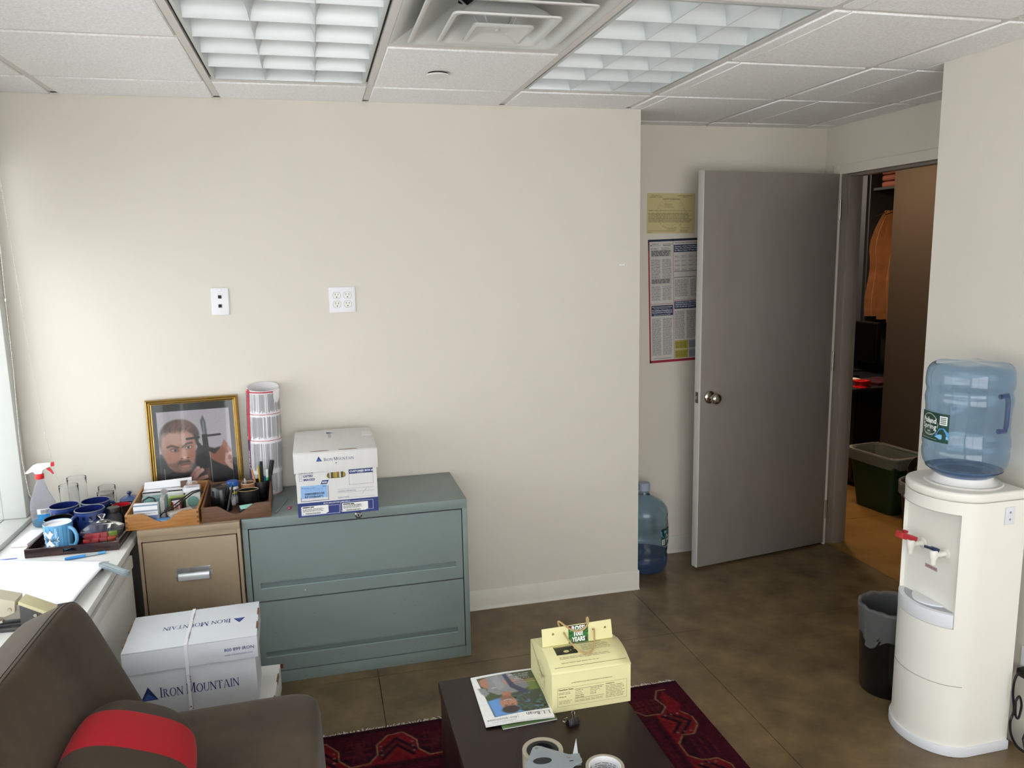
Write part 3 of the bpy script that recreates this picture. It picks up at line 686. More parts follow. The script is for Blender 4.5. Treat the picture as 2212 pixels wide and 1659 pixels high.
# front printing (origin lower left of the front)
ink = Ink(); W_ = 2*w
ink.rect(0, 0, W_, .058, NAVY); ink.text('IRON MOUNTAIN USE ONLY', .1, .048, .0055, 'd8dae6', bold=.02); ink.border(.012, .006, .15, .035, .0012, 'd8dae6', 1); ink.border(.166, .010, .13, .04, .0012, 'd8dae6', 1)
for x0, ww in ((.014, .104), (.172, .103)):
    ink.poly([(x0, .008), (x0+ww-.012, .008), (x0+ww, .014), (x0+ww, .044), (x0, .044)], 'ebebe8', 2); ink.rect(x0+.004, .037, .028, .004, '222222', 3); ink.rect(x0+.034, .037, .014, .004, '222222', 3)
    ink.para(x0+.004, .021, ww-.02, .014, .0035, '3a3a3a', ly=3)
    xx = x0+.014
    rg = random.Random(2)
    while xx < x0+ww-.03: b = rg.uniform(.0006, .0016); ink.rect(xx, .010, b, .0065, '222222', 3); xx += b+rg.uniform(.0006, .0013)
    ink.text('P', x0+.005, .010, .005, '222222', ly=3)
ink.text('12-0034-1-04-00', .2, .032, .0048, '333333', bold=.01, ly=3)
ink.rect(.014, .064, .002, .018, NAVY); ink.rect(.014, .064, .106, .002, NAVY); ink.rect(.12, .064, .002, .06, NAVY)
ink.rect(.015, .076, .102, .052, '8fb6e2', 1); ink.text('RF105866871', .03, .0775, .009, '1d2748', bold=.02, ly=2)
xx = .03
while xx < .105: b = rg.uniform(.0008, .002); ink.rect(xx, .0895, b, .009, '1d2748', 2); xx += b+rg.uniform(.0007, .0014)
for k in range(4): ink.border(.035+.017*k, .106, .013, .0085, .0006, '3f5a96', 2)
ink.rect(.02, .118, .003, .003, NAVY, 2); ink.para(.026, .117, .06, .004, .0035, '3f5a96', ly=2); ink.text('RFID', .1, .119, .005, '1d2748', ly=2)
ink.poly([(.093, .13), (.118, .13), (.126, .146), (.1, .146)], NAVY, 1); ink.text('RFID', .1, .1345, .0065, 'e8e8f0', bold=.03, ly=2)
for z, t in ((.163, 'LISTED'), (.148, 'IMAGED')): ink.border(.012, z, .011, .011, .0008, '555566'); ink.text(t, .028, z+.001, .0085, NAVY, bold=.035)
ink.text('CONTENTS TO BE:', .012, .178, .0045, NAVY, bold=.02)
ink.border(.205, .118, .096, .064, .0009, NAVY); ink.rect(.205, .163, .096, .019, NAVY, 1); ink.text('CUSTOMER BOX #', .209, .1695, .0075, 'e8e8f0', bold=.03, ly=2); ink.text('OF BOXES', .24, .1645, .0035, 'c8c8e0', ly=2)
for y0, t in ((.092, 'CONTENTS DESCRIPTION'), (.067, 'DESTROY DATE')): ink.text(t, .158, y0, .0042, NAVY, bold=.01); ink.rect(.158, y0-.004 if y0 > .08 else y0-.002, .145, .0006, NAVY)
ink.rect(.158, .102, .145, .0006, NAVY); ink.poly([(.255, .078), (.272, .1), (.273, .1), (.256, .078)], '333333')
ink.build('front_printing', ab, flat((-w, -d, 0), (1, 0, 0), (0, 0, 1)))
for x in (-.075, .055):
    pass

# two cartons on the floor in front of the beige cabinet
lb = thing('lower_carton', 'white archive carton on the floor, mostly hidden under the strapped one', 'box', (-1.96, -.955, 0), -.04)
w, d = .195, .15
mb = MB().box(-w, w, -d, -d+.004, 0, .26).box(-w, w, d-.004, d, 0, .26).box(-w, -w+.004, -d+.004, d-.004, 0, .26).box(w-.004, w, -d+.004, d-.004, 0, .26).box(-w, w, -d, d, 0, .004); mb.build('box_body', M_card, lb)
q = MB().box(-w-.006, w+.006, -d-.006, d+.006, .272, .276).box(-w-.006, w+.006, -d-.006, -d-.002, .18, .272).box(-w-.006, w+.006, d+.002, d+.006, .18, .272).box(w+.002, w+.006, -d-.002, d+.002, .18, .272).box(-w-.006, -w-.002, -d-.002, d+.002, .18, .272).build('lid', M_card, lb, bevel=.002)
for y in (-.085, .06): box('lid_slot', M_kraft, w+.002, w+.0075, y-.028, y+.028, .262, .2775, q, bevel=.002)
sc2 = thing('strapped_carton', 'white archive carton tied with a white strap, stacked on the lower carton', 'box', (-2.0, -.99, .2775), .035)
w, d, h = .19, .122, .225
mb = MB().box(-w, w, -d, -d+.004, 0, h).box(-w, w, d-.004, d, 0, h).box(-w, -w+.004, -d+.004, d-.004, 0, h).box(w-.004, w, -d+.004, d-.004, 0, h).box(-w, w, -d, d, 0, .004); mb.build('box_body', M_card2, sc2, bevel=.0015)
lw, ld, hz = .2, .131, .27
q = MB().box(-lw, lw, -ld, ld, hz-.004, hz).box(-lw, lw, -ld, -ld+.004, .195, hz-.004).box(-lw, lw, ld-.004, ld, .195, hz-.004).box(lw-.004, lw, -ld+.004, ld-.004, .195, hz-.004).box(-lw, -lw+.004, -ld+.004, ld-.004, .195, hz-.004).build('lid', M_card2, sc2, bevel=.003)
for sx in (-1, 1):
    for y in (-.055, .05): box('lid_slot', M_kraft, sx*lw-.005, sx*lw+.001, y-.027, y+.027, hz-.012, hz+.0008, q, bevel=.002)
ink = Ink(); tri(ink, -.158, .098, .046); ink.build('logo_mark', sc2, flat((0, -d, 0), (1, 0, 0), (0, 0, 1)))
ink = Ink(); ink.serif('IRON MOUNTAIN', -.102, .102, .034, NAVY, caps=(0, 5), small=.82, width=.238); ink.build('front_printing', sc2, flat((0, -d, 0), (1, 0, 0), (0, 0, 1)))
ink = Ink(); ink.text('www.ironmountain.com', -.03, .018, .0075, '4b5578', sx=.9)
ink.build('web_address', sc2, flat((0, -d, 0), (1, 0, 0), (0, 0, 1)))
ink = Ink(); ink.text('800 899 IRON', .098, .228, .0105, '3a4680', bold=.012); ink.text('www.ironmountain.com', .098, .213, .0062, '3a4680', width=.085)
ink.build('lid_printing', q, flat((0, -ld, 0), (1, 0, 0), (0, 0, 1)))
ink = Ink(); ink.serif('IRON MOUNTAIN', -.112, -.018, .03, NAVY, caps=(0, 5), small=.82, width=.21); tri(ink, -.158, -.015, .034)
ink.build('lid_top_printing', q, flat((0, 0, hz), (-1, 0, 0), (0, -1, 0)))
M_strap = mat('strap_white', 'e9e9ee', .3, coat=.5)
sx0 = -.014
st = MB().box(sx0-.005, sx0+.005, -ld-.002, ld+.002, hz+.0006, hz+.0024).box(sx0-.005, sx0+.005, -ld-.0022, -ld-.0006, .17, hz+.002).box(sx0-.005, sx0+.005, -d-.0085, -d-.003, .0, .192).box(sx0-.005, sx0+.005, ld+.0006, ld+.0022, .0, hz+.002).build('strap', M_strap, sc2)
ink = Ink()
for z0 in (.03, .14, ):
    ink.serif('IRON MOUNTAIN', .003, z0+.055, .0055, '33333a', caps=(0, 5), small=.85, width=.052, rot=-PI/2); ink.poly([(-.003, z0+.058), (.003, z0+.058), (0, z0+.064)], '33333a')
ink.build('strap_printing', st, flat((sx0, -d-.0085, -.03), (1, 0, 0), (0, 0, 1)))
ink = Ink()
for y0 in (-.08, .06): ink.serif('IRON MOUNTAIN', .003, y0+.03, .0055, '33333a', caps=(0, 5), small=.85, width=.045, rot=-PI/2)
ink.build('strap_printing', st, flat((sx0, 0, hz+.0024), (1, 0, 0), (0, 1, 0)))

# ------------------------------------------------------------------ wall plates
wp = thing('data_wall_plate', 'white wall plate with two small black data jacks', 'wall plate', (-1.95, 0, 1.564), 0, rot=(0, .03, 0))
M_plate = mat('plate_white', 'e9e7ec', .3)
box('cover', M_plate, -.036, .036, -.006, 0, -.058, .058, wp, bevel=.0025)
for z in (.02, -.019):
    j = box('data_jack', M_plate, -.0095, .0095, -.0075, -.0058, z-.0095, z+.0095, wp, bevel=.0008); box('port', M_black, -.007, .007, -.0082, -.0074, z-.007, z+.007, j)
for z in (.048, -.048): MB().lathe([(.001, 0), (.003, 0), (.0026, .001), (.001, .001)], 12, M=Matrix.Translation((0, -.006, z)) @ Matrix.Rotation(PI/2, 4, 'X')).build('screw', M_steel, wp)
def receptacle(parent, cx, cz):
    P = [(x, y) for x, y in [(.0168*math.cos(a), .0172*math.sin(a)) for a in [2*PI*i/28 for i in range(28)]]]
    P = [(x, max(-.0142, min(.0142, y))) for x, y in P]
    Mx = Matrix(((1, 0, 0, cx), (0, 0, -1, -.0058), (0, 1, 0, cz), (0, 0, 0, 1)))
    MB().prism([(x*1.07, y*1.07) for x, y in P], .0001, .0006, Mx).build('receptacle_rim', mat('rim_grey', '8a877f', .5), parent)
    r = MB().prism(P, .0001, .002, Mx).build('receptacle', mat('receptacle_white', 'e6e4df', .35), parent)
    ink = Ink(); ink.rect(-.0075, .001, .0022, .008, '2a2620'); ink.rect(.0055, .001, .0022, .0068, '2a2620'); ink.disc(0, -.0075, .0026, .0026, '2a2620'); ink.build('slots', r, flat((cx, -.0079, cz), (1, 0, 0), (0, 0, 1)))
qp = thing('quad_outlet', 'white square wall plate with four electrical receptacles', 'electrical outlet', (-1.434, 0, 1.555))
box('cover', M_plate, -.058, .058, -.006, 0, -.057, .057, qp, bevel=.0025)
for x in (-.023, .024):
    for z in (.0195, -.0195): receptacle(qp, x, z)

# ------------------------------------------------------------------ framed portrait leaning on the wall
M_gold = mat('gold_frame', 'a08248', .3, metal=.9, var=.1, vscale=30)
pf = thing('framed_portrait', 'gold-framed portrait photograph of a bearded man with a raised hand', 'picture', (-2.091, -.052, .7185), rot=(-.095, -.012, .0))
PW, PH, fwid = .189, .437, .023
def fprof(parent, L, Mx):
    pr = [(0, 0), (0, -.012), (.003, -.019), (.007, -.021), (.011, -.014), (.016, -.0155), (.019, -.010), (.023, -.009), (.023, 0)]
    # mitred strip: outer length L, width fwid
    vs = []; n = len(pr)
    for s in (0, 1):
        for a, y in pr: vs.append(Mx @ Vector(((a if s == 0 else L-a), y, a)))
    fs = [tuple(range(n)), tuple(range(2*n-1, n-1, -1))]+[(i, (i+1) % n, n+(i+1) % n, n+i) for i in range(n)]
    return MB().add(vs, fs).build('frame_side', M_gold, parent, ang=25)
fprof(pf, 2*PW, Matrix.Translation((-PW, 0, 0)))
fprof(pf, 2*PW, Matrix.Translation((PW, 0, PH)) @ Matrix.Rotation(PI, 4, 'Y'))
fprof(pf, PH, Matrix.Translation((-PW, 0, PH)) @ Matrix.Rotation(PI/2, 4, 'Y'))
fprof(pf, PH, Matrix.Translation((PW, 0, 0)) @ Matrix.Rotation(-PI/2, 4, 'Y'))
box('mat_board', mat('mat_black', '202324', .6), -PW+.02, PW-.02, -.005, -.001, .02, PH-.02, pf)
# the photograph, in units of the zoomed view: 0..119 wide, 0..136 high
P = Paint(119, 136, 200, 228, 'a7a1a8')
P.ell(60, 30, 90, 60, 'b0a9b0', soft=1, a=.6); P.ell(110, 60, 30, 80, 'aaa6ae', soft=1, a=.5)
sk, sk2, sk3, hr = 'b07f6c', 'c79c8b', '8f5e4b', '4d3b36'
P.poly([(0, 74), (60, 70), (66, 62), (78, 66), (90, 70), (100, 68), (104, 100), (119, 104), (119, 136), (0, 136)], '1e1f22', 3)
P.ell(35, 42, 32, 27, hr, 8, .12); P.ell(11, 50, 10, 17, '71605c', 15, .35); P.ell(38, 28, 18, 12, '6a4a40', 0, .5); P.poly([(58, 40), (64, 48), (66, 62), (70, 68), (66, 72), (60, 58)], '2c2422', 2)
P.poly([(4, 56), (8, 44), (18, 38), (34, 38), (44, 34), (56, 42), (60, 56), (60, 70), (56, 92), (48, 104), (38, 108), (24, 106), (14, 98), (8, 84), (3, 68)], sk, 4)
P.ell(28, 48, 22, 12, 'c4a094', 0, .6, .8); P.ell(14, 62, 9, 14, 'bb9488', 10, .6, .6); P.ell(52, 60, 6, 14, 'a6705c', -5, .7, .7); P.ell(22, 76, 9, 8, 'b5806c', 0, .7, .8); P.ell(51, 80, 7, 10, '9c6350', 0, .6, .7)
for k in range(16): P.line([(12+2.6*k, 40-abs(k-9)*.6), (10+3*k, 32-abs(8-k)*.2), (14+3*k, 24+abs(8-k)*.7)], 1.1, '80665e' if k % 3 else '3a2c29', 1.2, .55)
P.line([(14, 62), (20, 60), (31, 64)], 3.4, '4a3530', 2, .85); P.line([(38, 64), (46, 58), (54, 57)], 3.2, '43302a', 2, .9)
P.ell(25, 68, 7.5, 3.8, '6c4d45', 8, .5, .8); P.ell(24.5, 68.5, 5, 2, 'a9a6a4', 8, .3, .8); P.ell(26, 68.4, 2.1, 2.1, '2e3136', 0, .3)
P.ell(48, 65, 6.5, 3.4, '6c4d45', -8, .5, .8); P.ell(48, 65.2, 4.6, 1.9, 'c8b8ae', -8, .3, .9); P.ell(47.6, 65, 2, 2, '2a2220', 0, .3)
P.line([(39, 60), (40, 66), (38, 72)], 1, '7a4c3e', 1.2, .7); P.line([(43, 60), (42, 66)], 1, '7a4c3e', 1.2, .5)
P.poly([(37, 66), (42, 66), (45, 78), (46, 84), (40, 86), (34, 83), (33, 80)], 'c0907c', 3, .8); P.ell(40, 82, 2.6, 2, 'd8b3a2', 0, .6, .8); P.ell(35.5, 83.6, 2, 1.2, '54332b', 0, .5, .8); P.ell(45.5, 83, 2, 1.2, '54332b', 0, .5, .8)
P.poly([(12, 92), (24, 90), (32, 86), (46, 86), (52, 92), (56, 88), (54, 98), (48, 106), (36, 110), (24, 107)], '6b463a', 4, .75)
P.poly([(27, 93), (33, 86.5), (40, 88), (46, 86), (51, 92), (46, 92), (40, 91), (32, 94)], '3a2824', 2, .9); P.ell(41, 94.6, 8, 1.7, '5a2f28', -4, .5, .9); P.ell(41, 97.6, 7, 2.2, 'b0705f', -4, .5, .85); P.ell(41, 103, 9, 3.4, '9a6450', 0, .6, .6); P.line([(29, 93), (27, 99), (30, 104)], 1.6, '4f342b', 1.5, .6)
P.poly([(62, 56), (68, 60), (70, 72), (64, 70)], '1f1b1b', 2); P.poly([(4, 60), (8, 66), (9, 78), (5, 78), (3, 68)], '9c7062', 2, .7)
# dark staff and crossbar
P.poly([(70, 20), (75, 10), (79, 22), (80, 46), (73, 46)], '52565a', 1.5); P.line([(75, 22), (75, 44)], 1.5, 'a7adb0', 1.5, .7); P.poly([(71, 44), (80, 44), (82, 84), (73, 84)], '17181b', 1); P.line([(46, 50), (66, 48.5)], 3.8, '1a1720', .8); P.line([(80, 47), (101, 46)], 3.8, '1a1720', .8)
P.poly([(72, 84), (82, 84), (83, 136), (74, 136)], '191718', 1); P.poly([(74, 104), (80, 104), (80, 136), (75, 136)], '7a4f3f', 1.5, .7)
# hands
P.poly([(80, 74), (90, 80), (98, 72), (104, 64), (107, 56), (111, 62), (117, 72), (119, 78), (119, 112), (110, 104), (98, 98), (88, 92), (82, 86)], '8e5844', 2.5); P.poly([(104, 64), (107, 56), (110, 62), (114, 74), (108, 80)], 'a56d58', 2); P.poly([(108, 80), (119, 78), (119, 112), (112, 106), (106, 96)], 'caa399', 2.5); P.ell(115, 88, 3, 5, '8a5a4b', 20, .6, .6); P.ell(118, 97, 4, 3, 'a9786a', 0, .6, .7)
for c, l in (('9c7165', [(40, 132), (50, 116), (58, 106), (61, 104)]), ('b38b80', [(52, 124), (60, 112), (67, 107)]), ('ab8074', [(54, 128), (64, 122), (73, 119)]), ('a0746a', [(60, 134), (70, 132), (78, 130)])):
    P.line(l, 8.5, '5c3a33', 2, .5); P.line(l, 7, c, 2.4)
P.ell(61, 102, 3, 2.6, 'c4a196', 30, .5, .8); P.ell(67.5, 106.5, 2.6, 2.2, 'caa89c', 0, .5, .8); P.ell(73.5, 119, 2.6, 2.4, 'c29c90', 0, .5, .8); P.poly([(28, 136), (42, 124), (54, 122), (60, 136)], '8c655b', 3, .9)
P.line([(4, 110), (30, 112)], .5, '6f7072', .5, .3)
for k in range(4): P.line([(14+k, 112+k*3.2), (20, 111+k*3), (28, 113+k*3), (40-2*k, 111+k*3)], .6, '8a8a8c', .5, .6)
for k in range(7): P.line([(73.5, 64+k*3), (79.5, 63.5+k*3)], .5, '8d8a6c', .5, .6)
P.line([(6, 100), (6, 136)], .8, 'c6c6c2', .5); P.line([(82.4, 76), (83.4, 136)], 1, 'b9b9b4', .5, .9); P.noise(.05, 2)
sc_ = (PW*2-.082)/119
P.build('portrait_print', pf, lambda x, y: (-PW+.04+x*sc_, -.0056, PH-.055-y*sc_*1.0), rough=.35, label='photograph of a bearded person frowning, hand raised to the chin')
gl = box('glass', mat('picture_glass', 'ffffff', .02, trans=1, ior=1.3), -PW+.021, PW-.021, -.0085, -.0075, .021, PH-.021, pf, smooth=False)

# ------------------------------------------------------------------ rolled notice poster standing in the corner
M_paper = mat('glossy_paper', 'e6e3e6', .35)
rp = thing('rolled_poster', 'rolled up workplace notice poster standing upright beside the picture', 'poster', (-1.808, -.078, .7188), rot=(-.01, .025, 0))
def spiral(u, v, k=0):
    a = -2.2+u*2*PI*1.28; r = .067+.0035*math.sin(3*v)-.0035*u+(.016*max(0, u-.93)/.07 if v > .9 else 0); z = v*.475+(.012*math.sin(a) if v > .5 else 0)*v
    return (r*math.cos(a)*(1-.0*v), r*math.sin(a), z)
MB().grid(spiral, 80, 14).build('poster_sheet', M_paper, rp, ang=80, thick=.0008)
ink = Ink(); rg = random.Random(11); cuts = [0, .118, .245, .37, .475]
import itertools
ink.rect(-.01, 0, .019, .245, '2c2f6a', 0, 4, 2); ink.rect(.0, .245, .016, .225, 'c8323e', 0, 4, 2); ink.rect(-.018, .26, .014, .2, '2c2f6a', 0, 4, 2)
for z in (.003, .245, .36, ): ink.rect(-.02, z, .22, .0022, 'b32438', 1, 30)
ink.rect(-.02, .455, .22, .005, 'b32438', 1, 30); ink.rect(.009, 0, .002, .245, 'c8323e', 1, 1, 2)
ink.text('and Safety', .006, .02, .009, 'f0f0f4', rot=PI/2, bold=.03, ly=2); ink.text('IT\'S THE LAW', .006, .12, .009, 'f0f0f4', rot=PI/2, bold=.03, ly=2); ink.ring(.008, .44, .003, .005, '2c2f6a', 2)
for z0, z1 in ((.012, .1), (.108, .236), (.252, .352), (.366, .452)):
    x = .022
    while x < .187:
        zz = z0+rg.uniform(0, .3)*(z1-z0)*.5
        if rg.random() < .14: x += .004
        ink.rect(x, zz, .0017, z1-zz-rg.uniform(0, .004), '86858a' if rg.random() < .7 else 'a5a4a8', 1, 1, 3); x += .0031
ink.build('poster_printing', rp, lambda x, y, l: (lambda a, z: ((.0683+.0035*math.sin(3*(y/.475))+.00015*l)*math.cos(a), (.0683+.0035*math.sin(3*(y/.475))+.00015*l)*math.sin(a), z))(-PI*.87+x/.068, y))
# ------------------------------------------------------------------ serving tray with cups on the sill
SZ = .6805
M_tray = mat('dark_lacquer', '3a1d1b', .25, coat=.4, hex2='1c0f10', vscale=14, stretch=(1, 4, 4))
tr = thing('serving_tray', 'dark reddish brown lacquered tray holding mugs and glasses on the sill', 'tray', (-2.468, -.285, SZ), -.02)
w, l, h = .158, .254, .032
box('tray_floor', M_tray, -w, w, -l, l, 0, .006, tr, bevel=.001)
for a in ((-w, w, l-.009, l), (-w, -w+.009, -l+.009, l-.009), (w-.009, w, -l+.009, l-.009)): box('tray_side', M_tray, *a, .006, h, tr, bevel=.002)
mb = MB().box(-w, w, -l, -l+.009, .006, .012).box(-w, w, -l, -l+.009, .024, h).box(-w, -.03, -l, -l+.009, .012, .024).box(.03, w, -l, -l+.009, .012, .024); mb.build('tray_side', M_tray, tr)
TZ = SZ+.0065
def mug(label, x, y, r, rb, h, mo, mi, ha, group='cups on the serving tray', cat='mug', handle=True, hr=.03, lip=None, name='mug', hm=None, curve=0):
    t = thing(name, label, cat, (x, y, TZ), ha, group=group)
    t_ = .0035; n = 8
    out = [(rb+(r-rb)*(k/n)**(1+curve), h*k/n) for k in range(n+1)]
    MB().lathe([(.001, 0), (rb*.85, 0)]+[(a, max(z, .002)) for a, z in out]+[(r-t_*.4, h+.0012), (r-t_, h)], 40).build('cup_body', mo, t, ang=40)
    MB().lathe([(r-t_, h)]+[(a-t_, max(z, .006)) for a, z in reversed(out)]+[(.001, .006)], 40).build('cup_interior', mi, t, ang=40)
    if lip: MB().lathe([(r-t_*.9, h), (r-t_*.45, h+.0018), (r+.0004, h-.0006), (r+.0003, h-.002), (r-t_*.5, h-.0004)], 40, closed=True).build('rim', lip, t)
    if handle:
        P = [(r*.93+hr*1.05*math.sin(PI*k/10)**.8, 0, h*.5+h*.36*math.cos(PI*k/10)) for k in range(11)]
        P[0] = (r*.95, 0, h*.86); P[-1] = (rb*.98, 0, h*.16)
        MB().tube(P, .0065, 10).build('handle', hm or mo, t)
    return t
M_lb = mat('sky_blue_glaze', '5b9ecb', .15, coat=.5); M_wg = mat('white_glaze', 'e6e6ea', .15, coat=.5); M_nv = mat('navy_glaze', '263a78', .12, coat=.6, var=.15, vscale=20); M_nvi = mat('cobalt_glaze', '17225e', .1, coat=.7)
M_blk = mat('black_glaze', '101114', .12, coat=.7); M_lip = mat('stoneware_rim', '6f7476', .4); M_redi = mat('red_glaze', 'b81f2c', .2, coat=.4)
m1 = mug('sky blue striped mug with white starburst lettering, nearest on the tray', -2.530, -.477, .049, .045, .1, M_lb, M_wg, -.5, hr=.034)
MB().lathe([(.001, .088), (.044, .088), (.044, .09), (.001, .09)], 32).build('milk_surface', M_wg, m1)
ink = Ink(); R = .0491
for k in range(22):
    x = -.16+.0148*k; ink.rect(x, .003, .0012, .09, '2b5f93', 0, 1, 3)
    if k % 3 == 0: ink.rect(x+.0012, .003, .008, .09, '7fb9dd', 0, 3, 3)
star = []
for k in range(22):
    a = 2*PI*k/22; rr = (.028, .043)[k % 2]*(1+.12*math.sin(5*k)); star.append((rr*math.cos(a), rr*math.sin(a)*.85))
cx0 = .044; 
for q, col, ly in ((1.07, '1d3f66', 1), (1, 'eeeef0', 2)):
    for k in range(22): ink.poly([(cx0, .050), (cx0+star[k][0]*q, .050+max(-.048, star[k][1]*q)), (cx0+star[(k+1) % 22][0]*q, .050+max(-.048, star[(k+1) % 22][1]*q))], col, ly)
ink.text('FzPaH', cx0, .042, .0125, '2a2f3a', 'c', ly=3, bold=.01, width=.048)
ink.build('mug_print', m1, lambda x, y, l: (lambda a, R: (R*math.cos(a), R*math.sin(a), y))(-PI*.83+.25+x/.049, .0454+.004*y/.1+.0002*l+.0002))
mug('plain black mug behind the sky blue mug', -2.556, -.380, .05, .042, .088, M_blk, M_blk, 2.4, handle=False)
def tiles_on(t, r, h, rb):
    ink = Ink(); n = 13
    for k in range(n): ink.rect(2*PI*r*k/n, h*.72, .0115, .0125, '0a1030', 0, 2)
    ink.rect(0, h*.9, 2*PI*r, .003, '3d5290', 0, 40); ink.build('glaze_squares', t, lambda x, y, l: (lambda a, R: (R*math.cos(a), R*math.sin(a), y))(x/r, rb+(r-rb)*(y/h)+.0003), rough=.2)
for lab, x, y, ha in (('navy mug with square-patterned band, left of the three navy mugs', -2.563, -.276, None), ('navy mug with square-patterned band, farthest back of the three navy mugs', -2.457, -.246, .45), ('navy mug with square-patterned band, its handle towards the black mug', -2.452, -.354, -2.35)):
    t = mug(lab, x, y, .0535, .044, .107, M_nv, M_nvi, ha or 0, lip=M_lip, hr=.024 if ha == .45 else .03, handle=ha is not None); tiles_on(t, .0535, .107, .044)
mug('black mug with a bright red inside beside the spice jar', -2.358, -.268, .036, .032, .088, M_blk, M_redi, 1.6, handle=False)
cr = mug('small navy creamer jug between the red-lined mug and the sugar bowl', -2.360, -.178, .034, .03, .066, M_nv, M_nvi, 2.9, name='creamer_jug', cat='jug', hr=.018, lip=M_lip)
MB().lathe([(.001, .05), (.012, .052), (.016, .068), (.014, .073), (.001, .06)], 14, c=(-.034, .006, 0)).build('spout', M_nv, cr)
sg = thing('sugar_bowl', 'blue lidded sugar bowl with a round knob at the back of the tray', 'sugar bowl', (-2.366, -.090, TZ))
MB().lathe([(.001, 0), (.03, 0), (.042, .02), (.044, .04), (.038, .056), (.036, .056), (.001, .05)], 32).build('bowl_body', M_nv, sg, ang=40)
ld = MB().lathe([(.001, .056), (.039, .0565), (.04, .059), (.03, .068), (.012, .073), (.001, .074)], 32).build('lid', mat('blue_glaze_light', '35548f', .2, coat=.4), sg, ang=50)
MB().lathe([(.001, .073), (.005, .0745), (.0045, .078), (.009, .083), (.0095, .087), (.006, .092), (.001, .093)], 20).build('knob', M_nvi, ld)
M_gls = mat('clear_drinking_glass', 'ffffff', .0, trans=1, ior=1.25, spec=.5)
def tumbler(label, x, y, r, h):
    t = thing('drinking_glass', label, 'glass', (x, y, TZ), group='clear glasses on the serving tray')
    MB().lathe([(.001, 0), (r*.72, 0), (r*.76, .004), (r*.98, h*.45), (r*.96, h*.8), (r, h-.001), (r-.0009, h), (r*.96-.0014, h*.8), (r*.98-.0014, h*.45), (r*.74-.0014, .009), (.001, .008)], 40).build('glass_wall', M_gls, t, ang=60)
    MB().tube([(r*math.cos(a)-.0004, r*math.sin(a), h) for a in [2*PI*k/40 for k in range(40)]], .0006, 5, closed=True).build('glass_rim', mat('rim_glint', 'c9ccd2', .2), t)
tumbler('tall clear glass just right of the spray bottle', -2.566, -.186, .036, .165); tumbler('tall clear glass standing farthest back against the wall', -2.56, -.095, .037, .172)
tumbler('short clear glass near the wall, left of the blue sugar bowl', -2.452, -.084, .034, .12); tumbler('short clear glass directly behind the farthest navy mug', -2.440, -.157, .033, .115)
jr = thing('spice_jar', 'small clear glass jar with a black screw lid', 'jar', (-2.372, -.335, TZ))
MB().lathe([(.001, 0), (.023, 0), (.026, .004), (.027, .03), (.024, .036), (.027, .042), (.027, .062), (.02, .074), (.019, .08), (.001, .08)], 32).build('jar_body', mat('jar_glass', 'f2f4f6', .04, trans=.95, ior=1.12), jr, ang=50)
MB().lathe([(.001, .08), (.0235, .08), (.024, .082), (.024, .097), (.0225, .099), (.001, .099)], 32).build('lid', mat('lid_black', '17181b', .4), jr, ang=40)
cd = thing('candy_dish', 'clear cut-glass lidded dish with wrapped red candies', 'dish', (-2.384, -.459, TZ), .05)
M_cut = mat('cut_glass', 'fbfdfb', .03, trans=.98, ior=1.22)
def octring(mb, prof):
    vs = []; n = 8; fs = []
    for a, b, z in prof:
        k = .62; vs += [(a, b*k, z), (a*k, b, z), (-a*k, b, z), (-a, b*k, z), (-a, -b*k, z), (-a*k, -b, z), (a*k, -b, z), (a, -b*k, z)]
    for j in range(len(prof)-1):
        for i in range(n): fs.append((j*n+i, j*n+(i+1) % n, (j+1)*n+(i+1) % n, (j+1)*n+i))
    fs += [tuple(range(n-1, -1, -1)), tuple(range((len(prof)-1)*n, len(prof)*n))]; mb.add(vs, fs); return mb
octring(MB(), [(.052, .026, 0), (.056, .030, .004), (.062, .034, .03), (.072, .038, .05), (.071, .037, .053), (.066, .033, .052), (.056, .028, .03), (.05, .024, .008)]).build('dish_body', M_cut, cd, bevel=.0012, ang=25)
ld = octring(MB(), [(.066, .034, .0535), (.072, .039, .054), (.073, .039, .058), (.05, .027, .074), (.022, .014, .086), (.012, .010, .089)]).build('lid', M_cut, cd, bevel=.001, ang=25)
MB().lathe([(.001, .089), (.006, .09), (.005, .096), (.012, .105), (.014, .109), (.0125, .111), (.001, .107)], 16).build('knob', M_cut, ld)
rg = random.Random(4)
for k in range(9):
    c = ['b8202e', 'c23244', 'a81b28', 'c8452e'][k % 4] if k != 8 else '7fa03a'
    M = Matrix.Translation((-.042+.028*(k % 4) if k < 8 else .045, (-.009 if k < 4 else .009) if k < 8 else .0, .017+.009*(k // 4))) @ Matrix.Rotation(rg.uniform(-.4, .4), 4, 'X') @ Matrix.Rotation(rg.uniform(-.4, .4), 4, 'Z')
    cy2 = thing('wrapped_candy', ('red-wrapped candy, one of several inside the glass dish' if k < 8 else 'green-wrapped candy inside the glass dish'), 'candy', (-2.395, -.465, TZ), .05, group='red wrapped candies' if k < 8 else None)
    MB().box(-.0135, .0135, -.0085, .0085, -.0075, .0075, M).build('wrapper', inkmat(c, .3), cy2, bevel=.003); MB().box(-.006, .006, -.0084, .0084, -.003, .003, M).build('wrapper_label', inkmat('e9dcd6', .3), cy2)

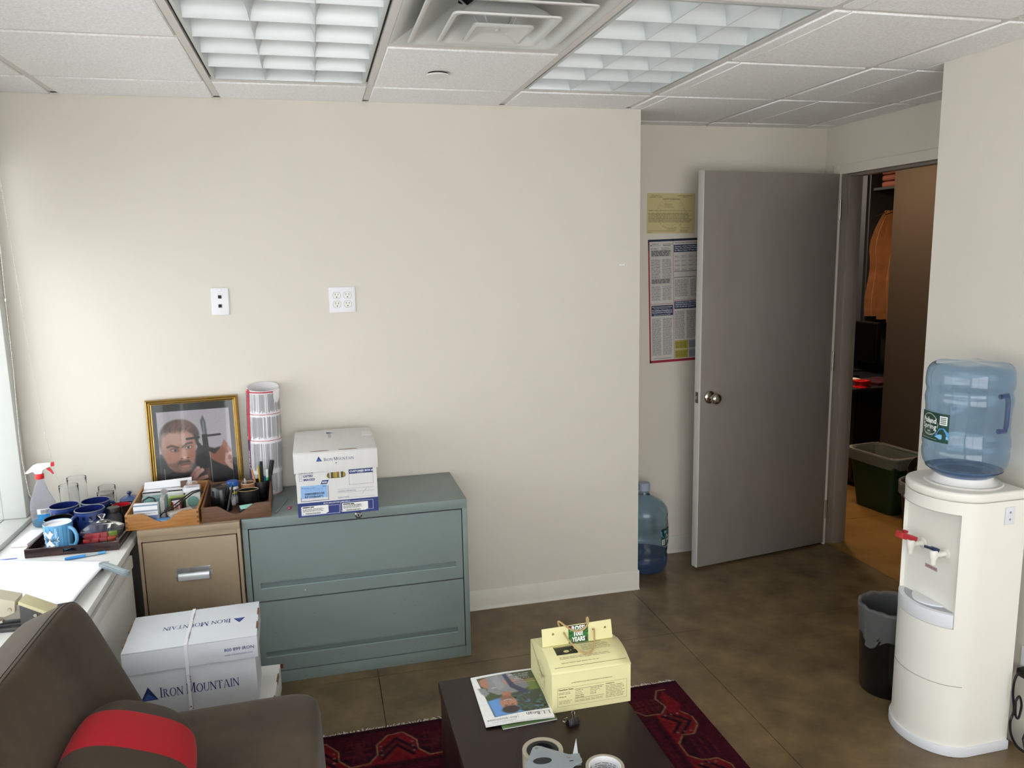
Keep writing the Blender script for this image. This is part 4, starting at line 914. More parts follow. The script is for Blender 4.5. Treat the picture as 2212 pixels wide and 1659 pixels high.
# spray bottle
sp = thing('spray_bottle', 'clear spray bottle of blue glass cleaner with white and red trigger', 'spray bottle', (-2.676, -.155, SZ), .1)
M_clr = mat('bottle_clear', 'dfe3f2', .08, trans=.85, ior=1.12, alpha=.75); M_liq = mat('blue_liquid', '3fa0c8', .05, trans=.6, ior=1.2)
bp = [(.001, 0), (.036, .001), (.043, .008), (.046, .03), (.048, .07), (.046, .1), (.037, .13), (.029, .15), (.02, .175), (.014, .19), (.0135, .2), (.001, .2)]
MB().lathe(bp, 36, sy=.6, fn=lambda x, y, z, a: (x*(1-.18*math.exp(-((z-.15)/.03)**2)*(1 if x > 0 else 0)), y, z)).build('bottle_body', M_clr, sp, ang=60)
MB().lathe([(.001, .003), (.034, .003), (.041, .01), (.0435, .03), (.001, .034)], 32, sy=.58).build('liquid', M_liq, sp, ang=60)
MB().lathe([(.001, .2), (.016, .2), (.0165, .202), (.0165, .218), (.015, .22), (.001, .22)], 28).build('collar', M_red, sp, ang=40)
hd = MB().prism([(-.012, .22), (.012, .22), (.016, .236), (.046, .248), (.046, .262), (-.004, .262), (-.02, .256), (-.05, .228), (-.04, .225), (-.02, .232)], -.011, .011, Matrix(((1, 0, 0, 0), (0, 0, 1, 0), (0, 1, 0, 0), (0, 0, 0, 1)))).build('spray_head', M_whitep, sp, bevel=.003)
box('nozzle', M_red, .046, .056, -.008, .008, .247, .263, hd, bevel=.001)
MB().prism([(.022, .243), (.034, .246), (.045, .232), (.052, .215), (.049, .214), (.04, .226), (.03, .236)], -.006, .006, Matrix(((1, 0, 0, 0), (0, 0, 1, 0), (0, 1, 0, 0), (0, 0, 0, 1)))).build('trigger', M_red, hd, bevel=.001)
ink = Ink(); ink.rect(.0, .02, .07, .028, '2b86c4', 0, 5); ink.rect(.0, .048, .07, .022, 'e9eaec', 0, 5)
xx = .012
rg = random.Random(9)
while xx < .04: b = rg.uniform(.0006, .0016); ink.rect(xx, .05, b, .016, '44464a', 1); xx += b+.001
ink.build('back_label', sp, lambda x, y, l: (lambda a: ((.0475+.0004+.0002*l)*math.cos(a), (.0475+.0004+.0002*l)*.6*math.sin(a)-.0006, y+.01))(-PI*.62+x/.045))

# beaded chain loops of the window shade
sh = thing('roller_shade', 'white window shade with a hanging bead chain loop', 'window shade', (-2.74, -2.9, 2.1))
M_shade = mat('shade_cloth', 'e4e3de', .8)
box('shade_cloth', M_shade, -2.746, -2.7445, -4.9, -.16, 1.75, 2.3, sh, world=True, smooth=False); MB().tube([(-2.745, -4.9, 2.32), (-2.745, -.14, 2.32)], .025, 16).build('roller', M_shade, sh, world=True)
box('hem_bar', M_frame, -2.75, -2.741, -4.9, -.16, 1.735, 1.752, sh, world=True, bevel=.002); box('bracket', M_whitep, -2.79, -2.71, -.14, -.125, 2.28, 2.36, sh, world=True)
M_bead = mat('bead_white', 'd7d5cf', .3)
def beads(P, name):
    pts = []
    for a, b in zip(P, P[1:]):
        a, b = Vector(a), Vector(b); n = max(1, int((b-a).length/.0062)); pts += [a.lerp(b, i/n) for i in range(n)]
    mb = MB()
    for p in pts: mb.lathe([(.0004, -.0022), (.0019, -.001), (.0019, .001), (.0004, .0022)], 6, c=p)
    mb.tube(pts[::4]+[pts[-1]], .0006, 4); return mb.build(name, M_bead, sh, world=True, kind='stuff')
beads([(-2.712, -.085, 2.30), (-2.711, -.085, 2.08), (-2.700, -.08, 1.80), (-2.684, -.075, 1.352), (-2.663, -.07, 1.024), (-2.645, -.06, .86), (-2.63, -.05, .79)], 'bead_chain')
beads([(-2.716, -.095, 2.30), (-2.735, -.09, 1.9), (-2.745, -.08, 1.6), (-2.748, -.08, 1.317), (-2.757, -.08, 1.05), (-2.757, -.08, .93), (-2.747, -.08, .80), (-2.72, -.075, .72), (-2.69, -.07, .705)], 'bead_chain')
MB().lathe([(.001, -.006), (.004, -.003), (.004, .003), (.001, .006)], 12, c=(-2.7445, -.08, 1.6)).build('chain_joiner', M_bead, sh, world=True); MB().lathe([(.001, -.005), (.0035, -.003), (.0035, .003), (.001, .005)], 12, c=(-2.6645, -.07, 1.05)).build('chain_joiner', M_bead, sh, world=True)

# ------------------------------------------------------------------ loose things on the sill
bpn = thing('blue_pen', 'light blue highlighter pen lying in front of the dark tray', 'pen', (-2.482, -.602, SZ+.0058), .26)
MB().lathe([(.001, 0), (.0045, .001), (.0055, .006), (.0055, .068), (.001, .068)], 14, M=Matrix.Rotation(PI/2, 4, 'Y')).build('pen_cap', mat('pen_blue', '3f8fd8', .3), bpn)
MB().lathe([(.001, .068), (.0048, .068), (.0048, .108), (.001, .108)], 14, M=Matrix.Rotation(PI/2, 4, 'Y')).build('pen_barrel', mat('pen_grey', 'a9b2b8', .3), bpn)
MB().lathe([(.001, .108), (.005, .108), (.0046, .132), (.001, .134)], 14, M=Matrix.Rotation(PI/2, 4, 'Y')).build('pen_end', mat('pen_light_blue', '5aa5de', .3), bpn)
pt = thing('paper_trimmer', 'paper trimmer with a grey arm handle sticking out past the sill edge', 'paper cutter', (-2.5, -.88, SZ), 0)
box('cutting_board', mat('trimmer_board', 'b9bcc0', .5), -.22, .165, -.17, .14, 0, .010, pt, bevel=.002)
ux = Vector((.107, -.118, 0)).normalized(); Mh = frame_m((.172, .142, .006), ux, Vector((-ux.y, ux.x, 0)))
MB().prism(rrect(.0, -.0125, .168, .0125, .0115, 6), .010, .024, Mh).build('arm_handle', mat('handle_grey', '7f8b90', .4), pt, bevel=.003)
MB().prism(rrect(.02, -.006, .155, .006, .0055, 6), .0235, .0262, Mh).build('handle_ridge', mat('handle_grey_light', '95a1a5', .4), pt, bevel=.001)
box('pivot', mat('pivot_dark', '4a5154', .5), .16, .182, .118, .14, .004, .011, pt, bevel=.002)
def sheet(u, v):
    # far-left, far-right, near-right, near-left corners
    A, B, C_, D = Vector((-2.742, -.545)), Vector((-2.312, -.688)), Vector((-2.318, -1.055)), Vector((-2.742, -1.04))
    p = (A*(1-u)+B*u)*(1-v)+(D*(1-u)+C_*u)*v
    z = SZ+.0125+.02*max(0, u-.62)/.38*(v**.7)*(1-.35*v)+.004*math.sin(3*v)*u*v
    return (p.x-.012*v*u, p.y, z)
o = MB().grid(sheet, 30, 30).build('large_paper_sheet', mat('sheet_white', 'ecebf2', .6), None, thick=.0005, ang=80); tag(o, 'large blank white paper sheet with a curled corner on the sill', 'paper')
pd = thing('paper_pad', 'small stack of white papers with a pink edge by the window frame', 'paper pad', (-2.685, -.325, SZ), -.1)
box('pages', mat('pad_white', 'e8e6ea', .6), -.028, .028, -.075, .09, .0008, .011, pd); box('pad_cover', mat('pad_pink', 'd9b5b0', .6), -.0285, .0285, -.077, .09, 0, .0008, pd)
bs = box('blue_paper_strip', mat('strip_blue', '5a6fc4', .5), -2.745, -2.66, -.528, -.520, SZ, SZ+.001); tag(bs, 'thin blue strip of paper at the left edge of the sill', 'paper')
hs = thing('heavy_stapler', 'beige and dark grey heavy-duty stapler standing on the sill', 'stapler', (-2.56, -1.13, SZ), -.03)
M_hb = mat('stapler_beige', 'c9c0ab', .45); M_hb2 = mat('stapler_cream', 'cfc79f', .4); M_hg = mat('stapler_grey', '4c4b4b', .45); M_hm = mat('stapler_metal', 'a49c92', .4, metal=.5)
YX = Matrix(((1, 0, 0, 0), (0, 0, 1, 0), (0, 1, 0, 0), (0, 0, 0, 1)))
box('base_plate', M_hg, -.2, .17, -.036, .03, 0, .012, hs, bevel=.003); box('base_rail', mat('rail_dark', '38383a', .4), -.2, .15, -.024, .016, .012, .02, hs, bevel=.002)
MB().prism([(.118, .012), (.2, .012), (.196, .032), (.12, .078)], -.026, .026, YX).build('rear_block', M_hg, hs, bevel=.002)
MB().prism([(.118, .078), (.12, .088), (.204, .042), (.197, .033)], -.029, .029, YX).build('cap', M_hb2, hs, bevel=.002)
MB().prism([(-.12, .165), (.112, .09), (.108, .055), (.08, .045), (.055, .05), (-.12, .12)], -.03, .03, YX).build('lever_arm', M_hb, hs, bevel=.002)
MB().prism([(-.1, .13), (.06, .075), (.075, .062), (.05, .066), (-.1, .112)], -.0312, -.0302, YX).build('side_window', M_hb2, hs)
box('magazine', M_hm, -.02, .118, -.018, .018, .03, .075, hs, bevel=.002); box('front_post', M_hm, -.02, .0, -.022, .022, .02, .1, hs, bevel=.001)
box('paper_guide', M_hb2, -.02, .012, -.036, -.018, .012, .036, hs, bevel=.002); MB().tube([(.045, -.026, .024), (.07, -.026, .03), (.07, .0, .03)], .005, 8).build('guide_rod', M_hm, hs)
for x, z in ((.096, .066), (.16, .04)): MB().lathe([(.001, 0), (.006, 0), (.005, .003), (.001, .003)], 16, M=Matrix.Translation((x, -.0305 if x < .1 else -.026, z)) @ Matrix.Rotation(PI/2, 4, 'X')).build('screw', M_steel, hs)

# ------------------------------------------------------------------ two wooden desk trays and what lies in them
M_oak = mat('honey_oak', 'b07a40', .4, hex2='8d5d2c', vscale=16, stretch=(.6, 5, 9), detail=6, coat=.2)
M_wal = mat('worn_walnut', '6d4c33', .5, hex2='4e3524', vscale=14, stretch=(.6, 5, 9), detail=6)
def desk_tray(label, name, m, x0, x1, y0, y1, hf, hb, rz=0, z=.7185):
    cx, cy2 = (x0+x1)/2, (y0+y1)/2; t = thing(name, label, 'desk tray', (cx, cy2, z), rz)
    w, l, tk = (x1-x0)/2, (y1-y0)/2, .008
    P = [(-w, 0), (w, 0), (w, hf)]
    for k in range(17):
        u = k/16; s = .5-.5*math.cos(2*PI*min(1, max(0, u))); P.append((w*.56-w*1.12*u, hf-(hf-.024)*s**.75))
    P.append((-w, hf))
    MB().prism(P, 0, tk, Matrix(((1, 0, 0, 0), (0, 0, 1, -l), (0, 1, 0, 0), (0, 0, 0, 1)))).build('front_panel', m, t, bevel=.0012, ang=30)
    for sx in (-1, 1):
        Q = [(-l+tk, 0), (l, 0), (l, hb), (-l+tk+.06, hf+.002), (-l+tk, hf)]
        xa = -w if sx < 0 else w-tk
        MB().prism(Q, xa, xa+tk, Matrix(((0, 0, 1, 0), (1, 0, 0, 0), (0, 1, 0, 0), (0, 0, 0, 1)))).build('side_panel', m, t, bevel=.001)
    box('back_panel', m, -w+tk, w-tk, l-tk, l, 0, hb, t, bevel=.001); box('bottom_panel', m, -w+tk, w-tk, -l+tk, l-tk, .002, .006, t)
    for sx in (-1, 1):
        for k in range(3): box('finger_joint', mat('end_grain', '6b4526', .6), sx*(w-.0042)-.004, sx*(w-.0042)+.004, -l-.0004, -l+.0002, .008+.0195*k, .017+.0195*k, t)
    return t
desk_tray('light oak desk tray with a scooped front, full of small boxes', 'oak_desk_tray', M_oak, -2.308, -2.042, -.447, -.102, .063, .085)
desk_tray('worn dark walnut desk tray holding the black cup and pens', 'walnut_desk_tray', M_wal, -2.037, -1.776, -.436, -.150, .062, .085, .02)
BZ = .7255
def cart(name, label, m, cx, cy2, w, d, h, rz, z=BZ, bands=(), group=None, cat='box', tilt=0):
    t = thing(name, label, cat, (cx, cy2, z), group=group, rot=(tilt, 0, rz)); box('carton_body', m, -w/2, w/2, -d/2, d/2, 0, h, t, bevel=.001)
    if bands:
        ink = Ink()
        for b in bands: ink.rect(*b)
        ink.build('printing', t, flat((-w/2, -d/2, 0), (1, 0, 0), (0, 0, 1)))
    return t
mbx = mat('box_white', 'e2e2e6', .5)
b1 = cart('blue_white_carton', 'blue and white medicine box leaning at the front of the oak tray', mbx, -2.24, -.393, .088, .03, .08, -.02, bands=[(0, 0, .088, .036, '6a7d9c'), (0, .052, .088, .006, '8c99ae'), (0, .074, .088, .006, '7d93aa')])
ink = Ink(); ink.text('IBUPROFEN TABLETS USP', .012, .043, .0042, '5a6a86'); ink.build('printing', b1, flat((-.044, -.015, 0), (1, 0, 0), (0, 0, 1)))
cart('teal_box', 'teal box behind the blue and white medicine box', mat('box_teal', '6f9492', .5), -2.222, -.312, .09, .05, .082, .05)
cart('grey_box', 'light grey box end beside the teal box', mat('box_grey', 'a9a9a4', .5), -2.188, -.34, .016, .07, .085, .1)
cart('teal_dot_box', 'grey box with a round teal patch on its front', mat('box_lightgrey', 'bdc3c0', .5), -2.085, -.262, .056, .04, .075, .03)
ink = Ink(); ink.disc(0, .04, .023, .023, '6d9a94'); ink.rect(-.028, 0, .056, .004, '8a9692'); o = [x for x in bpy.data.objects if x.name == 'teal_dot_box'][0]; ink.build('printing', o, flat((0, -.02, 0), (1, 0, 0), (0, 0, 1)))
t = cart('small_white_carton', 'small white medicine box on top of the box with the teal patch', mbx, -2.092, -.245, .062, .045, .018, .1, z=BZ+.0755)
ink = Ink(); ink.para(-.02, -.012, .045, .022, .004, '8a93a4'); ink.rect(-.02, -.016, .045, .002, '5d7898'); ink.build('printing', t, flat((0, 0, .018), (1, 0, 0), (0, 1, 0)))
cart('red_white_box', 'small white and red box standing in the middle of the oak tray', mbx, -2.145, -.305, .034, .022, .055, .15, bands=[(0, 0, .006, .055, 'b52a30'), (.012, .012, .012, .03, 'c98a86'), (.029, 0, .005, .055, 'b52a30')])
cart('grey_carton_flat', 'folded grey-white box lying flat at the front of the oak tray', mat('box_warmgrey', 'b9b2a8', .5), -2.12, -.375, .09, .05, .014, .45, z=BZ+.020)
cart('blue_packet', 'small blue and white packet low at the front of the oak tray', mat('packet_blue', '5f93c8', .4), -2.17, -.413, .08, .04, .018, .1, bands=[(.005, .010, .05, .007, 'e4e8ee')])
cart('green_pack', 'lime green flat pack lying in front of the open white carton', mat('pack_green', '8aa82e', .4), -2.15, -.21, .075, .04, .045, -.05)
cart('black_case', 'small black case in the oak tray behind the grey box', mat('case_black', '1b1b1d', .4), -2.15, -.255, .05, .03, .05, .2)
wb = thing('open_white_carton', 'long white carton with its lid flap open at the back of the oak tray', 'box', (-2.212, -.148, BZ), .02)
box('carton_body', mbx, -.085, .075, -.032, .032, 0, .066, wb, bevel=.001); MB().prism([(-.086, .067), (-.08, .096), (.105, .103), (.105, .074), (.06, .070)], 0, .0015, Matrix(((1, 0, 0, 0), (0, .25, 1, -.008), (0, 1, 0, 0), (0, 0, 0, 1)))).build('lid_flap', mbx, wb)
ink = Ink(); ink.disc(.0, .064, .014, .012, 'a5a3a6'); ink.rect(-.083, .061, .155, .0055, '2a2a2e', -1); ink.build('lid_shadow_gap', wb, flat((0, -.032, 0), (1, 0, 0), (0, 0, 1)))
cart('brown_tab', 'brown cardboard tab of the open carton', mat('tab_brown', '6f5a50', .7), -2.135, -.155, .028, .002, .03, .1, z=BZ+.068, cat='cardboard')
ob = thing('orange_snack_bag', 'clear bag with an orange snack inside beside the open carton', 'bag', (-2.103, -.158, BZ+.035), 0)
def blob(rx, ry, rz_, s):
    def f(u, v): a, b = 2*PI*u, PI*v; k = 1+.16*math.sin(5*a+s)*math.sin(3*b)+.08*math.sin(9*b+s); return (rx*k*math.cos(a)*math.sin(b), ry*k*math.sin(a)*math.sin(b), rz_+rz_*k*math.cos(b))
    return f
MB().grid(blob(.022, .014, .022, 1), 24, 14, closeu=True).build('snack', mat('snack_orange', 'c8642c', .5, var=.2, vscale=60), ob, ang=80); MB().grid(blob(.032, .02, .029, 3), 24, 14, closeu=True).build('bag_film', M_liner, ob, ang=80)
M_tort = mat('spectacle_frame', '17141a', .3)
eg = thing('reading_glasses', 'dark reading glasses resting across the boxes in the oak tray', 'eyeglasses', (-2.16, -.33, BZ+.05), 0)
MB().tube([(-.02, -.065, -.012), (.02, -.03, -.006), (.05, .005, .012), (.08, .03, .03), (.105, .045, .033), (.118, .04, .028)], .0026, 8).build('temple_arm', M_tort, eg)
MB().tube([(-.02, -.045, -.01), (.015, -.01, .0), (.045, .02, .018), (.075, .042, .033), (.10, .055, .034), (.116, .05, .03)], .0026, 8).build('temple_arm', M_tort, eg)
MB().tube([(-.02, -.065, -.012), (-.03, -.06, -.022), (-.035, -.05, -.03)], .0025, 8).build('lens_rim', M_tort, eg)
hb = thing('dark_cable_loop', 'short dark cable looped over the teal box', 'cable', (-2.235, -.35, BZ), 0)
MB().tube([(-.03, -.02, .03), (-.03, -.015, .06), (-.02, -.01, .085), (0, -.005, .094), (.018, -.003, .088), (.024, -.003, .07), (.022, -.005, .05)], .0035, 8).build('cable', M_tort, hb)
# in the walnut tray
bk = thing('black_plastic_cup', 'glossy black cup standing upside down in the walnut tray', 'cup', (-1.973, -.312, BZ))
MB().lathe([(.041, 0), (.042, .002), (.0395, .05), (.0365, .09), (.034, .102), (.03, .106), (.016, .106), (.015, .104), (.001, .104)], 40).build('cup_body', mat('gloss_black', '0c0d10', .2, coat=.3), bk, ang=50)
av = thing('pill_bottle', 'white pill bottle with a blue cap and a blue and yellow label', 'bottle', (-1.934, -.226, BZ+.004), -.3)
MB().lathe([(.001, 0), (.022, 0), (.024, .003), (.024, .062), (.02, .07), (.019, .073), (.001, .073)], 32).build('bottle_body', M_whitep, av, ang=40)
MB().lathe([(.001, .073), (.0235, .073), (.024, .075), (.0235, .09), (.022, .094), (.001, .094)], 32).build('cap', mat('cap_blue', '1d55a0', .35), av, ang=40)
ink = Ink(); ink.rect(0, .036, .07, .026, '16294f', 0, 8); ink.text('Advil', .04, .0425, .012, 'e3d53a', 'c', bold=.03, ly=2); ink.rect(0, .031, .07, .0035, '2b62ac', 0, 8); ink.build('bottle_label', av, cyl(0, 0, .024, 0, -2.6, .0003))
pc = thing('pen_cup', 'black pen cup at the back corner of the walnut tray', 'cup', (-1.824, -.203, BZ))
MB().lathe([(.001, 0), (.031, 0), (.032, .002), (.033, .082), (.0325, .084), (.0295, .083), (.029, .005), (.001, .005)], 32).build('cup_body', mat('cup_matte_black', '151517', .45), pc, ang=40)
def stick(name, label, cat, x, y, z, tx, ty, L, parts):
    ax = Vector((tx, ty, 1)).normalized(); u = ax.cross(Vector((0, 1, 0))).normalized(); M = frame_m((0, 0, 0), u, ax.cross(u)); M = Matrix.Translation((0, 0, 0)) @ M
    t = thing(name, label, cat, (x, y, z))
    for n, r0, r1, a, b, m in parts: MB().lathe([(.0005, a*L), (r0, a*L), ((r0+r1)/2, (a+b)/2*L), (r1, b*L), (.0005, b*L)], 12, M=M).build(n, m, t, ang=40)
    return t
mk = mat('marker_black', '121315', .35); mw = mat('ferrule', 'b9b4ac', .3, metal=.7)
stick('pencil', 'yellow-brown pencil with a worn eraser in the pen cup', 'pencil', -1.830, -.207, BZ+.006, -.19, -.02, .15, [('shaft', .0035, .0035, 0, .88, mat('pencil_ochre', 'b98a4a', .4)), ('ferrule', .0037, .0037, .88, .94, mw), ('eraser', .0034, .003, .94, 1, mat('eraser_brown', '6b4a44', .6))])
stick('yellow_pencil', 'bright yellow pencil behind the black marker in the pen cup', 'pencil', -1.823, -.19, BZ+.006, -.05, .02, .135, [('shaft', .0036, .0036, 0, 1, mat('pencil_yellow', 'd9ae2b', .4))])
stick('green_pencil', 'green pen tip behind the black marker in the pen cup', 'pen', -1.818, -.183, BZ+.006, -.04, .02, .142, [('shaft', .003, .003, 0, 1, mat('pencil_green', '3f8a55', .4))])
stick('black_marker', 'tall slim black marker in the middle of the pen cup', 'marker', -1.816, -.209, BZ+.006, .01, -.03, .162, [('barrel', .0062, .0062, 0, .55, mk), ('cap', .0074, .0066, .55, 1, mk)])
stick('blue_ballpoint', 'dark blue ballpoint pen in front in the pen cup', 'pen', -1.807, -.212, BZ+.006, .04, -.02, .115, [('barrel', .0042, .0042, 0, .85, mat('pen_navy', '21486e', .3)), ('clicker', .002, .002, .85, 1, mw)])
stick('green_highlighter', 'white and green highlighter in the pen cup', 'highlighter', -1.803, -.201, BZ+.006, .07, -.02, .125, [('barrel', .0066, .0075, 0, .72, mat('hl_green', '3fb56a', .3)), ('cap', .0078, .0065, .72, 1, mat('hl_white', 'd2ddd5', .3))])
stick('thick_black_marker', 'thick black marker leaning right in the pen cup', 'marker', -1.802, -.19, BZ+.006, .2, .03, .16, [('barrel', .008, .008, 0, .6, mk), ('cap', .0098, .0092, .6, 1, mk)])
lc = thing('leather_pouch', 'black leather pouch with a gold rim standing open in the walnut tray', 'pouch', (-1.868, -.283, BZ), .1)
M_lea = mat('black_leather', '131314', .45, bump=.3, bscale=180)
MB().lathe([(.001, 0), (.038, 0), (.042, .01), (.042, .07), (.0395, .07), (.037, .012), (.001, .01)], 36, sy=.62).build('pouch_body', M_lea, lc, ang=50)
MB().tube([(.0408*math.cos(a), .0253*math.sin(a), .0705) for a in [2*PI*k/32 for k in range(32)]], .0014, 6, closed=True).build('gold_rim', mat('thin_gold', 'c2a878', .35, metal=.6), lc)
cr2 = thing('brown_cork_cup', 'small brown-rimmed cup behind the leather pouch', 'cup', (-1.872, -.226, BZ)); MB().lathe([(.001, 0), (.026, 0), (.029, .082), (.028, .084), (.0255, .083), (.024, .03), (.001, .03)], 28).build('cup_body', mat('cork_brown', '8a5a3c', .6), cr2, ang=40); MB().tube([(.0275*math.cos(a), .0275*math.sin(a), .0838) for a in [2*PI*k/28 for k in range(28)]], .0017, 6, closed=True).build('cup_rim', mat('tan_rim', 'c9b08a', .4), cr2)
stick('grey_brush', 'grey rubber-tipped tool leaning in the brown-rimmed cup', 'tool', -1.876, -.232, BZ+.031, -.1, .02, .075, [('handle', .003, .006, 0, .8, mat('tool_grey', '8d9094', .4)), ('tip', .006, .003, .8, 1, mat('tool_grey2', 'a6a9ad', .4))])
ec = thing('eyeglass_case', 'flat black eyeglass case lying at the front of the walnut tray', 'case', (-1.845, -.375, BZ), .15); box('case_body', M_lea, -.055, .05, -.03, .028, 0, .028, ec, bevel=.009, seg=3)
pn = thing('sticky_notes', 'pale mint sticky note pad on the black eyeglass case', 'sticky notes', (-1.868, -.392, BZ+.0283), .25); box('note_pad', mat('mint_note', '9fd8cf', .6), -.025, .025, -.018, .018, 0, .006, pn)
wp2 = thing('crumpled_tissue', 'white tissue wrapper standing beside the pill bottle', 'wrapper', (-1.93, -.28, BZ+.006), .5); MB().grid(blob(.014, .011, .018, 5), 20, 12, closeu=True).build('tissue', mat('tissue', 'b9bcc0', .6), wp2, ang=60)
stick('black_pen', 'black pen leaning against the upturned cup in the walnut tray', 'pen', -1.945, -.39, BZ+.004, .22, .55, .12, [('barrel', .0045, .0045, 0, .6, mk), ('cap', .0052, .0048, .6, 1, mk)])
# small tools on the teal cabinet
nd = thing('metal_file', 'thin metal nail file lying beside the walnut tray', 'nail file', (-1.757, -.398, TOP+.0008), 1.35)
MB().prism([(0, -.004), (.012, -.0052), (.05, -.0045), (.055, -.002), (.2, -.0006), (.2, .0006), (.055, .002), (.05, .0045), (.012, .0052), (0, .004)], 0, .0018, None).build('file_blade', mat('file_steel', 'a5aaa8', .3, metal=.8), nd)
ib = thing('pink_brush_pick', 'small pink and clear interdental brush near the archive box', 'brush', (-1.706, -.37, TOP+.0048), 1.4)
MB().lathe([(.001, 0), (.0045, .002), (.0045, .026), (.003, .03), (.001, .03)], 12, M=Matrix.Rotation(PI/2, 4, 'Y')).build('pink_handle', mat('pink_plastic', 'd8408a', .3), ib); MB().lathe([(.001, .03), (.0032, .03), (.003, .046), (.001, .05)], 12, M=Matrix.Rotation(PI/2, 4, 'Y')).build('clear_cap', mat('clear_cap', 'b5c0bd', .2), ib)
# ------------------------------------------------------------------ rug with woven border pattern
RX0, RX1, RY0, RY1 = -1.735, -.216, -.888, -2.6
rug = thing('patterned_rug', 'dark red rug with cream-outlined octagon border and white fringe', 'rug', (-.975, -1.75, 0))
P = Paint(RX1-RX0, RY0-RY1, 330, 372, '521325')
RED, NV2, CRM, MR2 = '8e1a24', '241425', 'b08a5e', '6b2326'
def Q(pts): return [(x-RX0, RY0-y) for x, y in pts]
per = .276; M0 = [(0, .203), (.066, .2), (.097, .157), (.097, .102), (.141, .052), (.196, .046), (.240, .105), (.240, .157)]
top = []
for k in range(-1, 5):
    top += [(-1.528+per*k+s, RY0-t) for s, t in M0]
top = [p for p in top if -1.74 < p[0] < -.49]
R1 = [(-.485, -.985), (-.462, -1.0), (-.465, -1.044), (-.432, -1.087), (-.368, -1.089), (-.334, -1.05), (-.331, -.991), (-.292, -.938), (-.263, -.938)]
R1 = [(-.462, -1.0), (-.465, -1.044), (-.432, -1.087), (-.368, -1.089), (-.334, -1.05), (-.350, -.991), (-.322, -.938), (-.285, -.938)]
R2b = [(-.294, -1.09), (-.265, -1.132), (-.269, -1.185), (-.308, -1.234), (-.352, -1.231), (-.386, -1.274), (-.387, -1.344), (-.351, -1.378)]
R2 = []
for k in range(5): R2 += [(x, y-.294*k) for x, y in R2b]
P.poly(Q([(RX0, RY0-.005), (RX1, RY0-.005), (RX1, RY0-.02), (RX0, RY0-.02)]), '3a1020', .004)
# red grounds inside the meander
P.poly(Q(top+[(-.49, -1.10), (-1.74, -1.10)]), RED, .004)
P.poly(Q(R2+[(-.395, -2.56), (-.395, -1.09)]), RED, .004)
P.poly(Q([(-.334, -1.05), (-.331, -.991), (-.30, -.945), (-.27, -1.05), (-.30, -1.1), (-.36, -1.09)]), RED, .006)
for k in range(-1, 5):
    ox = -1.528+per*k+.168
    if ox > -.5: break
    for d, c in ((0, NV2), (.02, MR2), (.04, NV2), (.062, 'a23028')):
        P.line(Q([(ox-.066+d*.3, -1.045-d*.7), (ox, -.965-d), (ox+.066-d*.3, -1.045-d*.7)]), .012, c, .004, .9)
    for sx in (-1, 1):
        for j in range(3): P.ell(ox+sx*.056-RX0, RY0+1.0+.026*j-.0, .0055, .0045, 'a58f80', 0, .5, .8)
    ob = -1.528+per*k+.033
    P.poly(Q([(ob-.05, -.955), (ob+.05, -.955), (ob+.06, -1.03), (ob+.035, -1.075), (ob-.035, -1.075), (ob-.06, -1.03)]), '451225', .006)
    for sx in (-1, 1):
        for yy in (-.965, -1.0, -1.035): P.line(Q([(ob+sx*.012, yy), (ob+sx*.045, yy)]), .009, '742529', .004, .85)
        for xx in (.02, .038): P.line(Q([(ob+sx*xx, -.95), (ob+sx*xx, -.985)]), .008, '6b2028', .004, .8); P.line(Q([(ob+sx*xx, -1.03), (ob+sx*xx, -1.065)]), .008, '6b2028', .004, .8)
        P.poly(Q([(ob+sx*.05, -1.04), (ob+sx*.028, -1.06), (ob+sx*.03, -1.075), (ob+sx*.06, -1.05)]), NV2, .004, .9)
    P.ell(ob-RX0, RY0+1.005, .016, .05, '6a2a2c', 0, .5, .8)
for k in range(5):
    oy = -1.158-.294*k
    for d, c in ((0, NV2), (.02, '7b2d2a'), (.04, NV2), (.06, 'a02a26')):
        P.line(Q([(-.345-d*.7, oy+.062-d*.3), (-.285-d, oy), (-.345-d*.7, oy-.062+d*.3)]), .012, c, .004, .9)
    for sy_ in (-1, 1):
        for j in range(3): P.ell(-.31-.026*j-RX0, RY0-(oy+sy_*.055), .0045, .0055, 'a58f80', 0, .5, .8)
    ob = oy-.148
    P.poly(Q([(-.27, ob+.05), (-.27, ob-.05), (-.34, ob-.055), (-.375, ob-.03), (-.375, ob+.03), (-.34, ob+.055)]), '451225', .006)
    for sy_ in (-1, 1):
        for xx in (-.275, -.305, -.335): P.line(Q([(xx, ob+sy_*.01), (xx, ob+sy_*.045)]), .009, '742529', .004, .85)
        P.poly(Q([(-.35, ob+sy_*.055), (-.365, ob+sy_*.03), (-.38, ob+sy_*.03), (-.36, ob+sy_*.06)]), NV2, .004, .9)
for sx in (-1, 1):
    for sy_ in (-1, 1):
        for d in (0, .02): P.line(Q([(-.40+sx*(.012+d), -1.03+sy_*.012), (-.40+sx*(.012+d), -1.03+sy_*.04)]), .008, '7a2a28', .004, .8); P.line(Q([(-.40+sx*.012, -1.03+sy_*(.012+d)), (-.40+sx*.05, -1.03+sy_*(.012+d))]), .008, '7a2a28', .004, .8)
P.poly(Q([(-.345, -1.05), (-.365, -1.07), (-.37, -1.083), (-.345, -1.07)]), NV2, .004)
P.line(Q(top), .0055, CRM, .003); P.line(Q(R1), .0055, CRM, .003); P.line(Q(R2), .0055, CRM, .003)
P.line(Q([(-1.74, -1.115), (-.41, -1.115), (-.41, -2.6)]), .012, '3a1020', .004, .8); P.line(Q([(-1.74, -1.15), (-.44, -1.15), (-.44, -2.6)]), .004, '7a2229', .004, .7)
P.poly(Q([(-1.74, -1.165), (-.455, -1.165), (-.455, -2.6), (-1.74, -2.6)]), '4a1022', .004)
